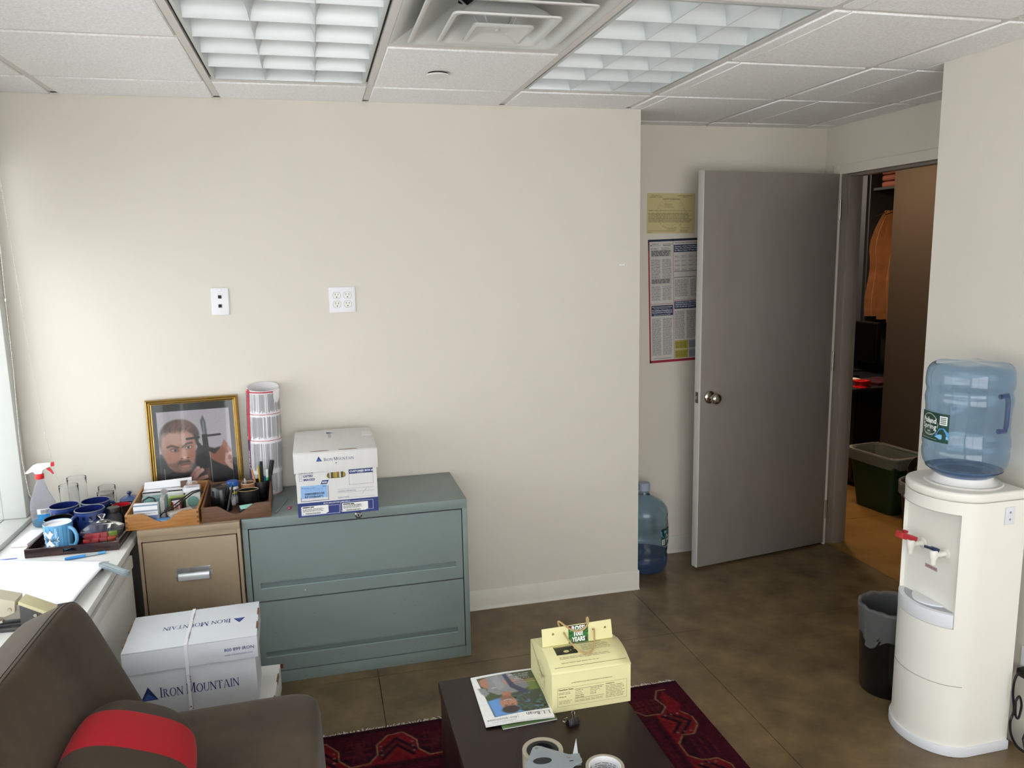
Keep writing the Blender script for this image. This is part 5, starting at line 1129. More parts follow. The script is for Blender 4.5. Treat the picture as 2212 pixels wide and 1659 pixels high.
P.poly(Q([(-1.74, -1.19), (-.475, -1.19), (-.475, -2.6), (-1.74, -2.6)]), '6a1722', .004)
P.poly(Q([(-.52, -1.205), (-.48, -1.205), (-.475, -1.24), (-.462, -1.29), (-.459, -1.6), (-.52, -1.6)]), 'a01420', .004)
for k in range(34): P.ell(.03+.045*k, .235, .008, .008, '36101f', 0, .6, .6); P.ell(1.318, .25+.045*k, .008, .008, '36101f', 0, .6, .6)
P.C *= .66; P.noise(.28, 2)
P.build('woven_pile', rug, lambda x, y: (RX0+x, RY0-y, .0085), rough=.95, world=True, spec=.1, bump=.6, bscale=250)
box('rug_backing', mat('rug_side', '3c1420', .95), RX0, RX1, RY1, RY0, 0.0002, .0083, rug, world=True)
fr = MB(); rg = random.Random(8); x = RX0+.003
while x < RX1:
    L = rg.uniform(.010, .026); dx = rg.uniform(-.014, .012); fr.tube([(x, RY0-.002, .006), (x+dx*.5, RY0+L*.6, .0055), (x+dx, RY0+L, .002)], .0017, 4, taper=[1, .9, .4]); x += rg.uniform(.0035, .0065)
fr.build('fringe', mat('fringe_cream', 'd3ccc0', .9), rug, world=True, kind='stuff')

# ------------------------------------------------------------------ coffee table
M_tab = mat('espresso_veneer', '281715', .36, hex2='1f1110', vscale=9, stretch=(5, .5, 1), detail=5, spec=.4)
TZt = .42
ct = thing('coffee_table', 'low dark brown rectangular coffee table standing on the rug', 'table', (-.983, -1.86, .0088))
def ctb(n, *a, **k): return box(n, M_tab, *a, parent=ct, world=True, bevel=.003, **k)
TX0, TX1, TY0, TY1 = -1.246, -.719, -2.40, -1.333
ctb('table_top', TX0, TX1, TY0, TY1, .385, .42)
for x in (TX0+.004, TX1-.048): ctb('side_panel', x, x+.044, TY0+.03, TY1-.012, .0088, .385)
ctb('lower_shelf', TX0+.048, TX1-.048, TY0+.04, TY1-.03, .1, .125)

# catalogue
mg = thing('catalogue', 'clothing catalogue lying upside down on the coffee table', 'magazine', (-1.052, -1.492, .4285), .0)
A, B, C_, D = Vector((-1.148, -1.36)), Vector((-.942, -1.357)), Vector((-.955, -1.628)), Vector((-1.155, -1.621))
def mgp(s, t, z): p = (A*(1-s)+B*s)*(1-t)+(D*(1-s)+C_*s)*t; return (p.x, p.y, z+.0035*math.exp(-((t-.98)/.06)**2)*0+.0025*math.sin(PI*s))
gc = thing('green_catalogue', 'second catalogue with a green cover, mostly under the first one', 'magazine', (-1.04, -1.50, .4205), .03)
box('pages', inkmat('dcdcd8'), -.085, .075, -.13, .12, 0.0003, .0035, gc); box('cover', mat('cover_green', '4d6a3c', .35), -.086, .0755, -.131, .121, .0036, .0044, gc)
gc.location = (-1.028, -1.504, .4205)
def shell(zo, dz, n, m):
    mb = MB().grid(lambda u, v: mgp(u, v, zo), 12, 12).grid(lambda u, v: mgp(u, v, zo+dz), 12, 12)
    for e in range(4):
        f = [(lambda u: (u, 0)), (lambda u: (1, u)), (lambda u: (1-u, 1)), (lambda u: (0, 1-u))][e]
        mb.grid(lambda u, v, f=f: mgp(*f(u), zo+dz*v), 12, 2)
    return mb.build(n, m, mg, world=True)
shell(.4255, .0042, 'pages', inkmat('e4e3e0'))
P = Paint(75, 100, 132, 176, 'f0f0f0')
P.poly([(6, 5), (75, 3), (73, 83), (12, 87)], '3b4a2a', .8)
P.poly([(44, 4), (72, 3), (70, 24), (56, 24)], '31421f', 1, .9); P.poly([(56, 22), (71, 20), (71, 50), (60, 44)], '6c7f35', 4, .9)
P.poly([(10, 55), (26, 52), (44, 58), (46, 84), (13, 87)], '5b93d8', 3); P.poly([(38, 48), (72, 44), (73, 83), (46, 84), (38, 66)], '2b3a35', 3)
rs = np.random.RandomState(5)
for k in range(90): P.ell(40+32*rs.rand(), 50+33*rs.rand(), 1.2+rs.rand()*1.6, .9+rs.rand(), ['3f5a3a', '23302a', '5f86b0', '4a6a4c', '1c2622'][k % 5], 60*rs.rand(), .8, .7)
P.poly([(16, 6), (44, 3), (56, 20), (60, 34), (52, 44), (40, 46), (24, 46), (14, 36)], '8a8c90', 2); P.poly([(22, 8), (30, 6), (34, 30), (26, 40)], '9fa1a5', 3, .7); P.poly([(8, 10), (16, 6), (18, 22), (14, 30), (8, 22)], 'b07b62', 2); P.poly([(4, 26), (12, 28), (15, 40), (10, 46), (6, 38)], '8a8c90', 2)
P.poly([(34, 18), (46, 16), (50, 26), (38, 30)], 'b9836c', 2); P.poly([(38, 26), (58, 20), (62, 36), (52, 44), (42, 36)], '7d7f84', 2); P.poly([(36, 6), (40, 4), (46, 30), (58, 44), (52, 50), (40, 34)], '2a3350', 2); P.line([(22, 34), (30, 40), (36, 46)], 1, '6a6c70', 1); P.ell(22, 30, 3, 1, 'd0c8cc', 0, .5, .8)
P.poly([(28, 42), (38, 42), (38, 54), (28, 54)], 'a9745c', 2.5); P.ell(32, 64, 9.5, 13, 'b27f66', 0, .18); P.ell(32, 77, 9.6, 7, '2f241f', 0, .3); P.ell(32, 55, 7, 5, '7a5442', 0, .5, .8); P.ell(28.4, 68, 2, .9, '4a3027', 0, .5, .9); P.ell(35.6, 68, 2, .9, '4a3027', 0, .5, .9); P.line([(28, 58.5), (32, 57.5), (36, 58.5)], 1.4, 'e3cfc6', .7, .9); P.line([(32, 67), (31.4, 62.5), (33, 62)], .9, '8f5f4a', .8, .8); P.line([(26, 71), (30, 71.6)], 1, '3c2820', .6); P.line([(34, 71.6), (38, 71)], 1, '3c2820', .6)
P.noise(.05, 2)
P.build('cover_picture', mg, lambda x, y: mgp(.0+x/75, y/100, .43+.0003), rough=.25, world=True, coat=.3)
def mgf(x, y, l): return mgp(x/75, y/100, .4307+.0002*l)
ink = Ink()
def upside(t, x, y, s, col, **k):   # reads upside down from the chair side
    i2 = Ink(); i2.text(t, 0, 0, s, col, **k)
    for c, (v, f) in i2.q.items(): ink.face([(x-a, y+b*.72) for a, b, l in v], f, c, 1)
i2 = Ink(); i2.serif('L.L.Bean', 0, 0, 6.2, '20242a', gap=.04)
for c, (v, f) in i2.q.items():
    vv, ff = ink.q.setdefault(c, ([], [])); n = len(vv); vv += [(72.5-a*.92, 87.5+b, 1) for a, b, l in v]; ff += [tuple(i+n for i in t) for t in f]
upside('for business', 35, 91, 4.6, '60646a'); ink.rect(36.6, 87, .4, 8, '9a9a9a', 1); upside('DISCOVER INSIDE  |  PAGE 4', 33, 96.6, 1.4, '777777'); upside('SAVE UP TO 30%', 66, 8, 2.2, 'e8e8e6', bold=.02); upside('Discover New', 70, 26, 2.8, 'd8988e', bold=.01); upside('Ways to Outfit', 69, 21.5, 2.8, 'd8988e', bold=.01); upside('Your Team', 66, 17.5, 2.8, 'e0d8d4', bold=.01)
for r in range(3): ink.rect(50, 11.5+1.6*r, 15, .6, 'b5b8b0', 1)
ink.build('cover_lettering', mg, mgf, world=True, rough=.3)

# cream bakery box with rope handles
cbx = thing('cream_gift_box', 'cream yellow gable-top bakery box with rope handles on the coffee table', 'box', (-.832, -1.60, .4202), -.004)
M_cr = mat('cream_board', 'e0d9a4', .6, bump=.05, bscale=120)
w = .1215; dpt = .235
def roofp(t):   # t 0 at the eave .. 1 at the ridge : (y, z)
    return (.112*t, .119+.028*t+.010*math.sin(PI*t))
mb = MB()
prof = [(0, 0), (dpt, 0), (dpt, .115), (.205, .125), (.128, .145)]+[roofp(1-k/10) for k in range(0, 11)]
mb.prism(prof, -w, w, Matrix(((0, 0, 1, 0), (1, 0, 0, 0), (0, 1, 0, 0), (0, 0, 0, 1))))
mb.build('box_body', M_cr, cbx, bevel=.0012, ang=25)
MB().grid(lambda u, v: ((-w-.0004+2*(w+.0004)*u), roofp(v)[0]-.002*(1-v), roofp(v)[1]+.0012), 6, 14).build('roof_panel', M_cr, cbx, thick=.001)
# flap
fm = frame_m((0, .113, .146), (1, 0, 0), (0, .05, 1))
MB().prism([(-.116, 0), (.108, 0), (.103, .062), (-.118, .058)], -.0012, .0012, fm).build('top_flap', M_cr, cbx, bevel=.0005)
MB().add([(-w-.0005, .002, .117), (-w-.0005, dpt*.98, .114), (-w+.012, .115, .150), (-w-.0006, .10, .06)], [(0, 3, 2), (3, 1, 2)]).build('side_gusset', M_cr, cbx, thick=.0008)
def flp(x, y, l): return fm @ Vector((x, y, .0014+.0003*l))
P = Paint(45, 56, 56, 70, '2f6a34'); rs = np.random.RandomState(2)
for k in range(60): P.ell(45*rs.rand(), 56*rs.rand(), 3+3*rs.rand(), 1.5+1.5*rs.rand(), ['3f8a45', '1e3c22', '5fa050', '274f2b', '6b2030', '2c6634'][k % 6], 180*rs.rand(), .5, .85)
P.ell(6, 6, 8, 6, '7a2030', 0, .6, .8); P.ell(38, 3, 10, 4, '6a2838', 0, .6, .8)
P.build('green_label', cbx, lambda x, y: flp(-.034+x*.0014, .0585-y*.001, 0), rough=.4)
ink = Ink()
for t, y, ww in (('ROSSI', .042, .042), ('100!', .0245, .028), ('YEARS', .007, .042)): ink.text(t, -.0025, y, .0135, 'f2f2f0', 'c', bold=.04, width=ww, ly=1)
for x in (-.083, .083): ink.face([(x-.004, .036), (x+.004, .036), (x+.003, .042), (x-.002, .043)], [(0, 1, 2, 3)], '8a7040', 0)
ink.build('label_lettering', cbx, flp)
def rfp(x, y, l):   # x along width, y from eave towards the ridge in metres
    t = y/.118; a, b = roofp(t); return (x, a-.002*(1-t), b+.0021+.0003*l)
ink = Ink(); ink.rect(-.088, .062, .066, .044, '2a2a22', 0, 4, 6); ink.rect(-.086, .1, .06, .004, 'b7ae74', 1, 4, 1); ink.disc(-.055, .075, .009, .006, 'c9bf86', 1, 12); ink.disc(-.04, .078, .002, .0017, 'd8cf9a', 1, 8); ink.disc(-.026, .085, .0035, .0035, 'd8cf9a', 1, 8)
ink.rect(-.012, .108, .078, .0026, '5f4a30', 0, 6, 1); ink.para(-.005, .066, .09, .038, .0055, '7b6a4a', fill=.25, rag=.1); ink.para(-.084, .043, .16, .012, .005, '6b5c40', fill=.25, rag=.1); ink.para(-.084, .03, .12, .005, .005, '6b5c40', fill=.25, rag=.1); ink.rect(-.108, .018, .222, .0011, '5f4a30', 0, 10, 1)
ink.build('roof_printing', cbx, rfp)
ink = Ink(); X = -.105
ink.text('DISTRIBUTED BY J.P. ROSSI BROS | PHILADELPHIA, PA | ROSSIBROS.COM', 0, .086, .0032, '6b5c40', 'c', width=.126); ink.border(X, .017, .214, .058, .0006, '6b5c40')
ink.text('Nutrition Facts', X+.004, .067, .0046, '4a3f2c', bold=.03, width=.044); ink.para(X+.004, .052, .042, .012, .0045, '7b6a4a', .3, rag=.2); ink.text('Calories 140', X+.004, .046, .003, '4a3f2c', bold=.03); ink.para(X+.004, .026, .042, .012, .004, '7b6a4a', .3, rag=.2)
ink.rect(X+.052, .066, .09, .0009, '4a3f2c'); ink.rect(X+.052, .036, .09, .0009, '4a3f2c')
for r, (a, b) in enumerate((('Total Fat 11g', 'Total Carb. 57g 19%'), ('Sat. Fat 3g', 'Dietary Fiber 2g'), ('Trans Fat 0g', 'Sugars 25g'), ('Cholest. 85mg', 'Protein 5g'), ('Sodium 120mg', ''))):
    ink.text(a, X+.054, .061-.0056*r, .003, '5a4d36', bold=.02 if r in (0, 3, 4) else 0)
    if b: ink.text(b, X+.1, .061-.0056*r, .003, '5a4d36', bold=.02 if r in (0, 3) else 0)
ink.para(X+.052, .026, .088, .008, .004, '7b6a4a', .3, rag=.05); ink.text('INGREDIENTS', X+.148, .067, .003, '5a4d36', bold=.03); ink.para(X+.148, .022, .06, .044, .0046, '7b6a4a', .3, rag=.15)
ink.build('front_printing', cbx, flat((0, 0, 0), (1, 0, 0), (0, 0, 1)))
ink = Ink()
for r0, r1 in ((.028, .0287), (.041, .0417)): ink.ring(.12, .06, r0, r1, '8a7a50', n=40)
for k in range(14):
    a = PI*.15+k*PI*.12; ink.text('PANETTONE ROSSI'[k], .12-.0345*math.cos(a), .06+.0345*math.sin(a)-.003, .006, '7b6a42', rot=PI/2-a)
ink.text('ROSSI', .12, .064, .008, '7b6a42', 'c'); ink.text('BAKERS', .12, .052, .006, '7b6a42', 'c')
ink.build('side_printing', cbx, flat((-w, dpt, 0), (0, -1, 0), (0, 0, 1)))
M_rope = mat('jute_rope', 'b59a68', .8, bump=.5, bscale=400)
def rope(P, n):
    pts = []
    for i in range(len(P)-1):
        p0, p1, p2, p3 = [Vector(P[max(0, min(len(P)-1, i+k))]) for k in (-1, 0, 1, 2)]
        for j in range(7):
            t = j/7; pts.append(.5*((2*p1)+(p2-p0)*t+(2*p0-5*p1+4*p2-p3)*t*t+(3*p1-p0-3*p2+p3)*t**3))
    pts.append(Vector(P[-1])); MB().tube(pts, .0028, 8).build(n, M_rope, cbx)
rope([(-.048, .113, .185), (-.05, .100, .187), (-.046, .088, .180), (-.035, .075, .166), (-.02, .055, .153), (.0, .042, .148), (.02, .050, .151), (.033, .07, .163), (.04, .09, .178), (.044, .102, .188), (.044, .113, .184)], 'rope_handle')
rope([(-.055, .118, .19), (-.062, .128, .212), (-.062, .116, .222), (-.05, .107, .214), (-.03, .106, .198), (-.01, .105, .189), (.012, .105, .193), (.026, .108, .208), (.03, .118, .220), (.03, .13, .212), (.028, .12, .19)], 'rope_handle')

# binder clip
bcp = thing('binder_clip', 'black binder clip with silver handles in front of the cream box', 'binder clip', (-.912, -1.662, .4202), .25)
MB().prism([(-.011, 0), (.011, 0), (.0085, .008), (.0022, .019), (-.0022, .019), (-.0085, .008)], -.0165, .0165, Matrix(((0, 0, 1, 0), (1, 0, 0, 0), (0, 1, 0, 0), (0, 0, 0, 1)))).build('clip_body', mat('clip_black', '101012', .35), bcp, bevel=.0008)
MB().tube([(-.011, -.009, .004), (-.0035, -.004, .03), (-.006, -.001, .036), (0, 0, .040), (.006, -.001, .036), (.0035, -.004, .03), (.011, -.009, .004)], .0008, 6).build('wire_handle', M_steel, bcp)
MB().tube([(-.012, .009, .018), (-.02, .016, .012), (-.022, .018, .006), (-.018, .015, .0025), (-.006, .012, .0015)], .0008, 6).build('wire_handle', M_steel, bcp)

# packing tape roll and tape gun
M_tape = mat('packing_tape', 'a79f8c', .3, coat=.3); M_core = mat('tape_core_white', 'dcdcdc', .6)
tp = thing('packing_tape_roll', 'roll of tan packing tape with a white core near the table edge', 'tape', (-.915, -1.925, .4203))
MB().lathe([(.0405, 0), (.0485, 0), (.0485, .048), (.0405, .048)], 48, closed=True).build('tape_winding', M_tape, tp, ang=40); MB().lathe([(.0382, .0005), (.0403, .0005), (.0403, .0485), (.0382, .0485)], 48, closed=True).build('cardboard_core', M_core, tp, ang=40)
ink = Ink(); ink.para(0, .012, .07, .024, .006, '70727a', .35, rag=.3); ink.rect(-.02, .03, .006, .005, '33363c'); ink.rect(-.006, .018, .006, .004, '33363c')
ink.build('core_printing', tp, lambda x, y, l: (lambda a: (.038*math.cos(a), .038*math.sin(a), y))(PI*.62-x/.038))
tg = thing('tape_gun', 'grey plastic tape gun loaded with a roll of clear tape', 'tape dispenser', (-1.045, -1.845, .4203), -.1)
MB().lathe([(.042, .004), (.053, .004), (.053, .052), (.042, .052)], 48, c=(-.005, .02, 0), closed=True).build('tape_winding', M_tape, tg, ang=40); MB().lathe([(.020, .006), (.041, .006), (.041, .05), (.030, .05), (.028, .02), (.02, .02)], 32, c=(-.005, .02, 0), closed=True).build('hub', mat('hub_black', '15151a', .4), tg, ang=40)
M_gun = mat('gun_grey', '8f979c', .4)
gp = [(-.075, -.075), (-.03, .028), (-.02, .034), (-.008, .03), (.085, -.036), (.083, -.05), (.06, -.062), (.02, -.1), (-.04, -.12)]
MB().prism(gp, .053, .056, None).build('side_plate', M_gun, tg, bevel=.001)
MB().prism([(-.015+.024*math.cos(a), -.03+.013*math.sin(a)) for a in [2*PI*k/24 for k in range(24)]], .0561, .0564).build('plate_window', mat('window_dark', '1d1f24', .4), tg)
for x, y in ((-.02, .022), (.052, -.028)): MB().lathe([(.001, .0561), (.004, .0561), (.0035, .058), (.001, .058)], 14, c=(x, y, 0)).build('rivet', M_steel, tg)
box('slot', M_black, .052, .062, -.044, -.0415, .0561, .0566, tg)
box('gun_side_wall', M_gun, -.02, .08, -.108, -.102, .0, .053, tg, bevel=.002)
MB().prism([(0, .0), (.016, 0), (.012, .046)], 0, .0012, Matrix(((1, 0, 0, .066), (0, .15, 1, -.012), (0, 1, 0, .045), (0, 0, 0, 1)))).build('clear_guard', mat('guard_clear', 'c9ced0', .15, alpha=.6), tg); box('guard_bracket', M_gun, .055, .084, -.035, -.012, .035, .053, tg)

# ------------------------------------------------------------------ low suede chair and cushion
M_sue = mat('brown_suede', '4c3e2e', .9, hex2='372c20', vscale=5, detail=3, sheen=.12, bump=.15, bscale=220, spec=.2)
M_seam = mat('suede_seam', '352a20', .9)
ch = thing('suede_armless_chair', 'brown suede lounge chair in the lower left corner, facing the coffee table', 'chair', (-1.83, -1.79, 0), -.03)
def soft(name, hx, hy, hz, p=4.5, sub=2, M=None, fn=None, parent=ch, m=M_sue, n=18):
    """rounded block: superellipsoid-like, puffed"""
    mb = MB(); vs = []; N = n
    def sq(t, e): return math.copysign(abs(t)**e, t)
    for j in range(N+1):
        b = -PI/2+PI*j/N
        for i in range(2*N):
            a = 2*PI*i/(2*N); e1, e2 = 2/p, 2/p
            v = Vector((hx*sq(math.cos(b), e1)*sq(math.cos(a), e2), hy*sq(math.cos(b), e1)*sq(math.sin(a), e2), hz*sq(math.sin(b), e1)))
            if fn: v = fn(v)
            vs.append(M @ v if M is not None else v)
    fs = [(j*2*N+i, j*2*N+(i+1) % (2*N), (j+1)*2*N+(i+1) % (2*N), (j+1)*2*N+i) for j in range(N) for i in range(2*N)]
    mb.add(vs, fs); o = mb.build(name, m, parent, ang=180); weld(o, .0008); return o
soft('seat', .265, .36, .15, 9, M=Matrix.Translation((-.04, 0, .378)) @ Matrix.Rotation(-.03, 4, 'Y'), n=28)
bx = frame_m((-.29, 0, .60), (.85, 0, .40), (0, 1, 0))
BM = frame_m((-.335, .0, .585), (.44, 0, .18), (0, 1, 0))
bk_ = soft('backrest', .075, .36, .30, 9, M=BM, n=32)
def seam_pts(k, hx, hy, hz, p):
    r = (1-k**p)**(1/p); out = []
    for i in range(61):
        t = PI*.97-PI*1.02*i/60; c, s = math.cos(t), math.sin(t); out.append(BM @ Vector((k*hx+.0004, hy*r*math.copysign(abs(c)**(2/p), c)*1.001, hz*r*math.copysign(abs(s)**(2/p), s)*1.001)))
    return out
for k in (.62, .76): MB().tube(seam_pts(k, .075, .36, .30, 9), .0011, 6).build('seam', M_seam, bk_)
for x in (-.24, .2):
    for y in (-.29, .29): MB().lathe([(.001, 0), (.018, 0), (.024, .2), (.001, .2)], 14, c=(x, y, .0086)).build('leg', M_dk, ch)
pl = thing('throw_cushion', 'brown throw cushion with a wide red band leaning on the chair', 'cushion', (-2.005, -1.93, .635), rot=(0, .42, .05))
M_cush = mat('cushion_brown_red', '3f3428', .9, sheen=.05, bump=.15, bscale=220, spec=.2)
nt_ = M_cush.node_tree; tcx = nt_.nodes.new('ShaderNodeTexCoord'); sx_ = nt_.nodes.new('ShaderNodeSeparateXYZ'); nt_.links.new(tcx.outputs['Object'], sx_.inputs[0])
g1 = nt_.nodes.new('ShaderNodeMath'); g1.operation = 'COMPARE'; g1.inputs[1].default_value = .075; g1.inputs[2].default_value = .075; nt_.links.new(sx_.outputs[1], g1.inputs[0])
mx_ = nt_.nodes.new('ShaderNodeMix'); mx_.data_type = 'RGBA'; mx_.inputs[6].default_value = (*lin('3f3428'), 1); mx_.inputs[7].default_value = (*lin('a5141f'), 1); nt_.links.new(g1.outputs[0], mx_.inputs[0]); nt_.links.new(mx_.outputs[2], nt_.nodes['Principled BSDF'].inputs['Base Color'])
o = soft('cushion_cover', .14, .27, .085, 2.8, parent=pl, m=M_cush, n=32)

# ------------------------------------------------------------------ water cooler and bottle
M_cool = mat('cooler_white', 'ebe9e0', .32, var=.01, vscale=3); M_cool2 = mat('cooler_cool_white', 'dfe2e6', .3)
wc = thing('water_cooler', 'white floor-standing water cooler with a rounded front against the right wall', 'water cooler', (.565, -1.44, 0), .0)
HY, XB, XM, BF = .155, .135, -.025, .13
def sect(off=0, notch=False, n=24, xb=None):
    hy = HY+off; P = [((xb or XB)+off*.3, -hy), ((xb or XB)+off*.3, hy)]
    for i in range(n+1):
        a = PI/2+PI*i/n; x, y = XM+(BF+off)*math.cos(a), hy*math.sin(a)
        P.append((x, y))
    if notch:
        Q_ = [p for p in P if abs(p[1]) >= .128 or p[0] > 0]
        up_ = [p for p in Q_ if p[1] > 0]; dn = [p for p in Q_ if p[1] < 0]
        xe = XM-BF*math.sqrt(1-(.128/HY)**2)
        P = [dn[0]]+up_+[(xe, .128), (-.085, .124), (-.085, -.124), (xe, -.128)]+[p for p in dn[1:]]
    return P
def pr(n, m, P, z0, z1, **k): return MB().prism(P, z0, z1).build(n, m, k.pop('parent', wc), **k)
pr('base_plinth', M_cool2, sect(.008), 0, .034, bevel=.004)
pr('lower_body', M_cool, sect(), .034, .462)
pr('upper_body', M_cool, sect(0, True), .462, .862)
pr('header', M_cool, sect(), .862, .905, bevel=.0)
o = pr('top_cover', M_cool, sect(.001), .905, .937, bevel=.012, seg=4)
MB().lathe([(.001, .937), (.118, .937), (.122, .940), (.118, .943), (.098, .943), (.095, .939), (.001, .939)], 48, c=(.01, -.01, 0)).build('top_ring', M_cool, wc, ang=30)
MB().lathe([(.105, .943), (.095, .948), (.086, .966), (.084, .980), (.078, .980), (.078, .943)], 48, c=(.01, -.01, 0), closed=True).build('bottle_collar', M_whitep, wc, ang=40)
fa = [XM+BF*math.cos(PI/2+PI*i/30) for i in range(31)]; cur = [(XM+(BF+.001)*math.cos(PI/2+PI*i/30), (HY+.001)*math.sin(PI/2+PI*i/30)) for i in range(31)]
cur2 = [p for p in cur if abs(p[1]) < .1285]
tray = pr('drip_tray', M_cool2, [(-.084, .123)]+cur2+[(-.084, -.123)], .463, .512, bevel=.002)
inn = [(XM+(BF-.014)*math.cos(PI/2+PI*i/30), (HY-.02)*math.sin(PI/2+PI*i/30)) for i in range(31)]; inn = [p for p in inn if abs(p[1]) < .112 and p[0] < -.09]
pr('tray_hollow', mat('tray_shadow_grey', 'a9adb2', .5), [(-.086, .11)]+inn+[(-.086, -.11)], .5121, .5126, parent=tray)
pr('tray_grille', M_cool2, [(-.095+.0*x, y*.62) if False else (x*.93-.004, y*.62) for x, y in [(-.088, .11)]+inn+[(-.088, -.11)]], .5127, .519, parent=tray, bevel=.002)
MB().tube([(x, y, .258) for x, y in cur if y < .10 and x < -.06], .0011, 6).build('panel_seam', mat('seam_grey', '9d9b94', .6), wc)
MB().tube([(x, y, .862) for x, y in cur2], .0012, 6).build('header_seam', mat('seam_grey2', 'b5b3ac', .6), wc)
def tap(y, m, ang_, s=1):
    t = MB().lathe([(.001, 0), (.019, 0), (.018, .004), (.0095, .006), (.0085, .05), (.001, .05)], 18, M=Matrix.Translation((-.0855, y, .705)) @ Matrix.Rotation(-PI/2, 4, 'Y')).build('faucet', M_cool, wc, ang=40)
    MB().lathe([(.001, -.032), (.0085, -.032), (.0095, -.015), (.0135, -.006), (.0135, .014), (.011, .018), (.001, .018)], 18, c=(-.136, y, .705)).build('spout', M_cool, t, ang=40)
    Mx = Matrix.Translation((-.136, y, .722)) @ Matrix.Rotation(ang_, 4, 'Z') @ Matrix.Rotation(.35, 4, 'Y')
    if s > 1:
        MB().box(-.036, .016, -.012, .012, 0, .016, Mx).box(-.062, -.036, -.016, .016, -.004, .018, Mx).box(-.045, -.03, -.006, .006, .018, .028, Mx).build('lever', m, t, bevel=.003)
    else: MB().box(-.038, .014, -.0055, .0055, 0, .009, Mx).box(-.01, .014, -.009, .009, -.001, .011, Mx).build('lever', m, t, bevel=.002)
tap(.045, mat('lever_red', 'b0222c', .35), .1, 2); tap(-.06, mat('lever_blue', '22304f', .35), -.1)
ink = Ink(); ink.rect(-.028, 0, .056, .014, 'b9a9ac'); ink.text('CAUTION HOT', 0, .0035, .0065, '8f3040', 'c', bold=.03, width=.05); ink.build('warning_label', wc, flat((-.0853, -.0, .625), (0, -1, 0), (0, 0, 1)))
# blank card clipped on the cooler's side
cd2 = box('energy_card', mat('card_white', 'dcdfe6', .4), .045, .082, -.1585, -.156, .825, .885, wc, bevel=.001)
ink = Ink(); ink.disc(0, .012, .004, .004, '8b909c', n=10); ink.disc(0, -.012, .004, .004, '8b909c', n=10); ink.build('card_marks', cd2, flat((.064, -.1585, .855), (1, 0, 0), (0, 0, 1)))

M_bot = mat('blue_bottle', 'a7c6e2', .06, trans=.92, ior=1.06, coat=1, spec=.8)
M_bot.node_tree.nodes['Principled BSDF'].inputs['Coat Roughness'].default_value = .06
M_bh = mat('bottle_handle_blue', '3b5286', .3, trans=.3)
M_wat = mat('water', '5f86b8', .02, trans=.85, ior=1.15)
def bottle_prof(k=1):
    return [(.001, .0), (.06, .002), (.1, .0), (.122, .008), (.131, .03), (.1335, .06), (.1335, .085), (.128, .095), (.129, .108), (.1335, .118), (.1335, .14), (.130, .15), (.129, .21), (.130, .25), (.1335, .258), (.1335, .285), (.129, .295), (.1335, .306), (.132, .335), (.122, .362), (.1, .385), (.07, .402), (.045, .412), (.031, .424), (.028, .44), (.0275, .47), (.031, .474), (.031, .486), (.001, .488)]
def bottle_fn(x, y, z, a):
    k = 1
    if .09 < z < .31: k = 1+.012*math.sin(2*(a-z*9))*math.sin(PI*(z-.09)/.22)-.014*math.exp(-((z-(.2+.06*math.sin(a)))/.012)**2)
    if z < .02 and math.hypot(x, y) > .03: k = 1-.0*z; z = z+.008*(abs(math.cos(2.5*a)))*(math.hypot(x, y)/.12)
    return x*k, y*k, z
def label_green(parent, f, flipped=False):
    ink = Ink(); ink.rect(0, 0, .12, .098, '173f33', 0, 12, 1); ink.rect(.088, .06, .026, .03, 'e6e8e6', 1, 3, 1)
    for r in range(4): ink.rect(.091, .064+.0062*r, .019, .0032, '55625e', 2, 2, 1)
    ink.poly([(.058, .016), (.078, .03), (.088, .048), (.104, .05), (.12, .036), (.12, .012), (.09, .01)], '4f93cf', 1); ink.poly([(.07, .018), (.09, .028), (.12, .022), (.12, .014), (.09, .012)], '7fb8e2', 2)
    ink.ring(.045, .055, .036, .0375, 'e8ece8', 1, 40)
    ink.rect(.009, .037, .072, .042, '173f33', 2, 6, 1)
    ink.text('Poland', .045, .061, .017, 'f2f4f0', 'c', bold=.03, width=.062, ly=3); ink.text('Spring', .045, .041, .017, 'f2f4f0', 'c', bold=.012, width=.066, ly=3)
    ink.text('1845', .045, .029, .006, 'e8ece8', 'c', ly=2); ink.text('BORN IN MAINE', .045, .0215, .0035, 'e8ece8', 'c', ly=2); ink.para(.01, .006, .07, .005, .004, 'a9c2b6', .35, ly=2, rag=0)
    ink.build('bottle_label', parent, f, rough=.3)
wb = thing('water_bottle', 'large blue water bottle upside down on the white cooler', 'water bottle', (.575, -1.45, .868), .0)
Mf = Matrix.Translation((0, 0, .488)) @ Matrix.Rotation(PI, 4, 'X')
MB().lathe([q for q in bottle_prof() if q[1] < .413]+[(.034, .4175), (.001, .4175)], 72, M=Mf, fn=bottle_fn).build('bottle_body', M_bot, wb, ang=180, subsurf=1)
MB().lathe([(.001, .0715), (.03, .072), (.06, .085), (.095, .102), (.118, .121), (.001, .122)], 48).build('water', M_wat, wb, ang=50)
def hb_(a): return Vector((.118*math.cos(a), .118*math.sin(a), 0))
a_ = math.radians(-72)
P = [hb_(a_-.32)*1.05+Vector((0, 0, .385)), hb_(a_-.05)*1.04+Vector((0, 0, .388)), hb_(a_)*1.05+Vector((0, 0, .365)), hb_(a_)*1.05+Vector((0, 0, .33)), hb_(a_)*1.05+Vector((0, 0, .29)), hb_(a_-.03)*1.04+Vector((0, 0, .268)), hb_(a_-.28)*1.03+Vector((0, 0, .270))]
MB().tube(P, .0085, 10).build('bottle_handle', M_bh, wb)
label_green(wb, cyl(0, 0, .1356, .222, math.radians(-207), .0008))
eb = thing('spare_water_bottle', 'blue water bottle standing upright on the floor in the alcove', 'water bottle', (.143, .255, .0005), .0)
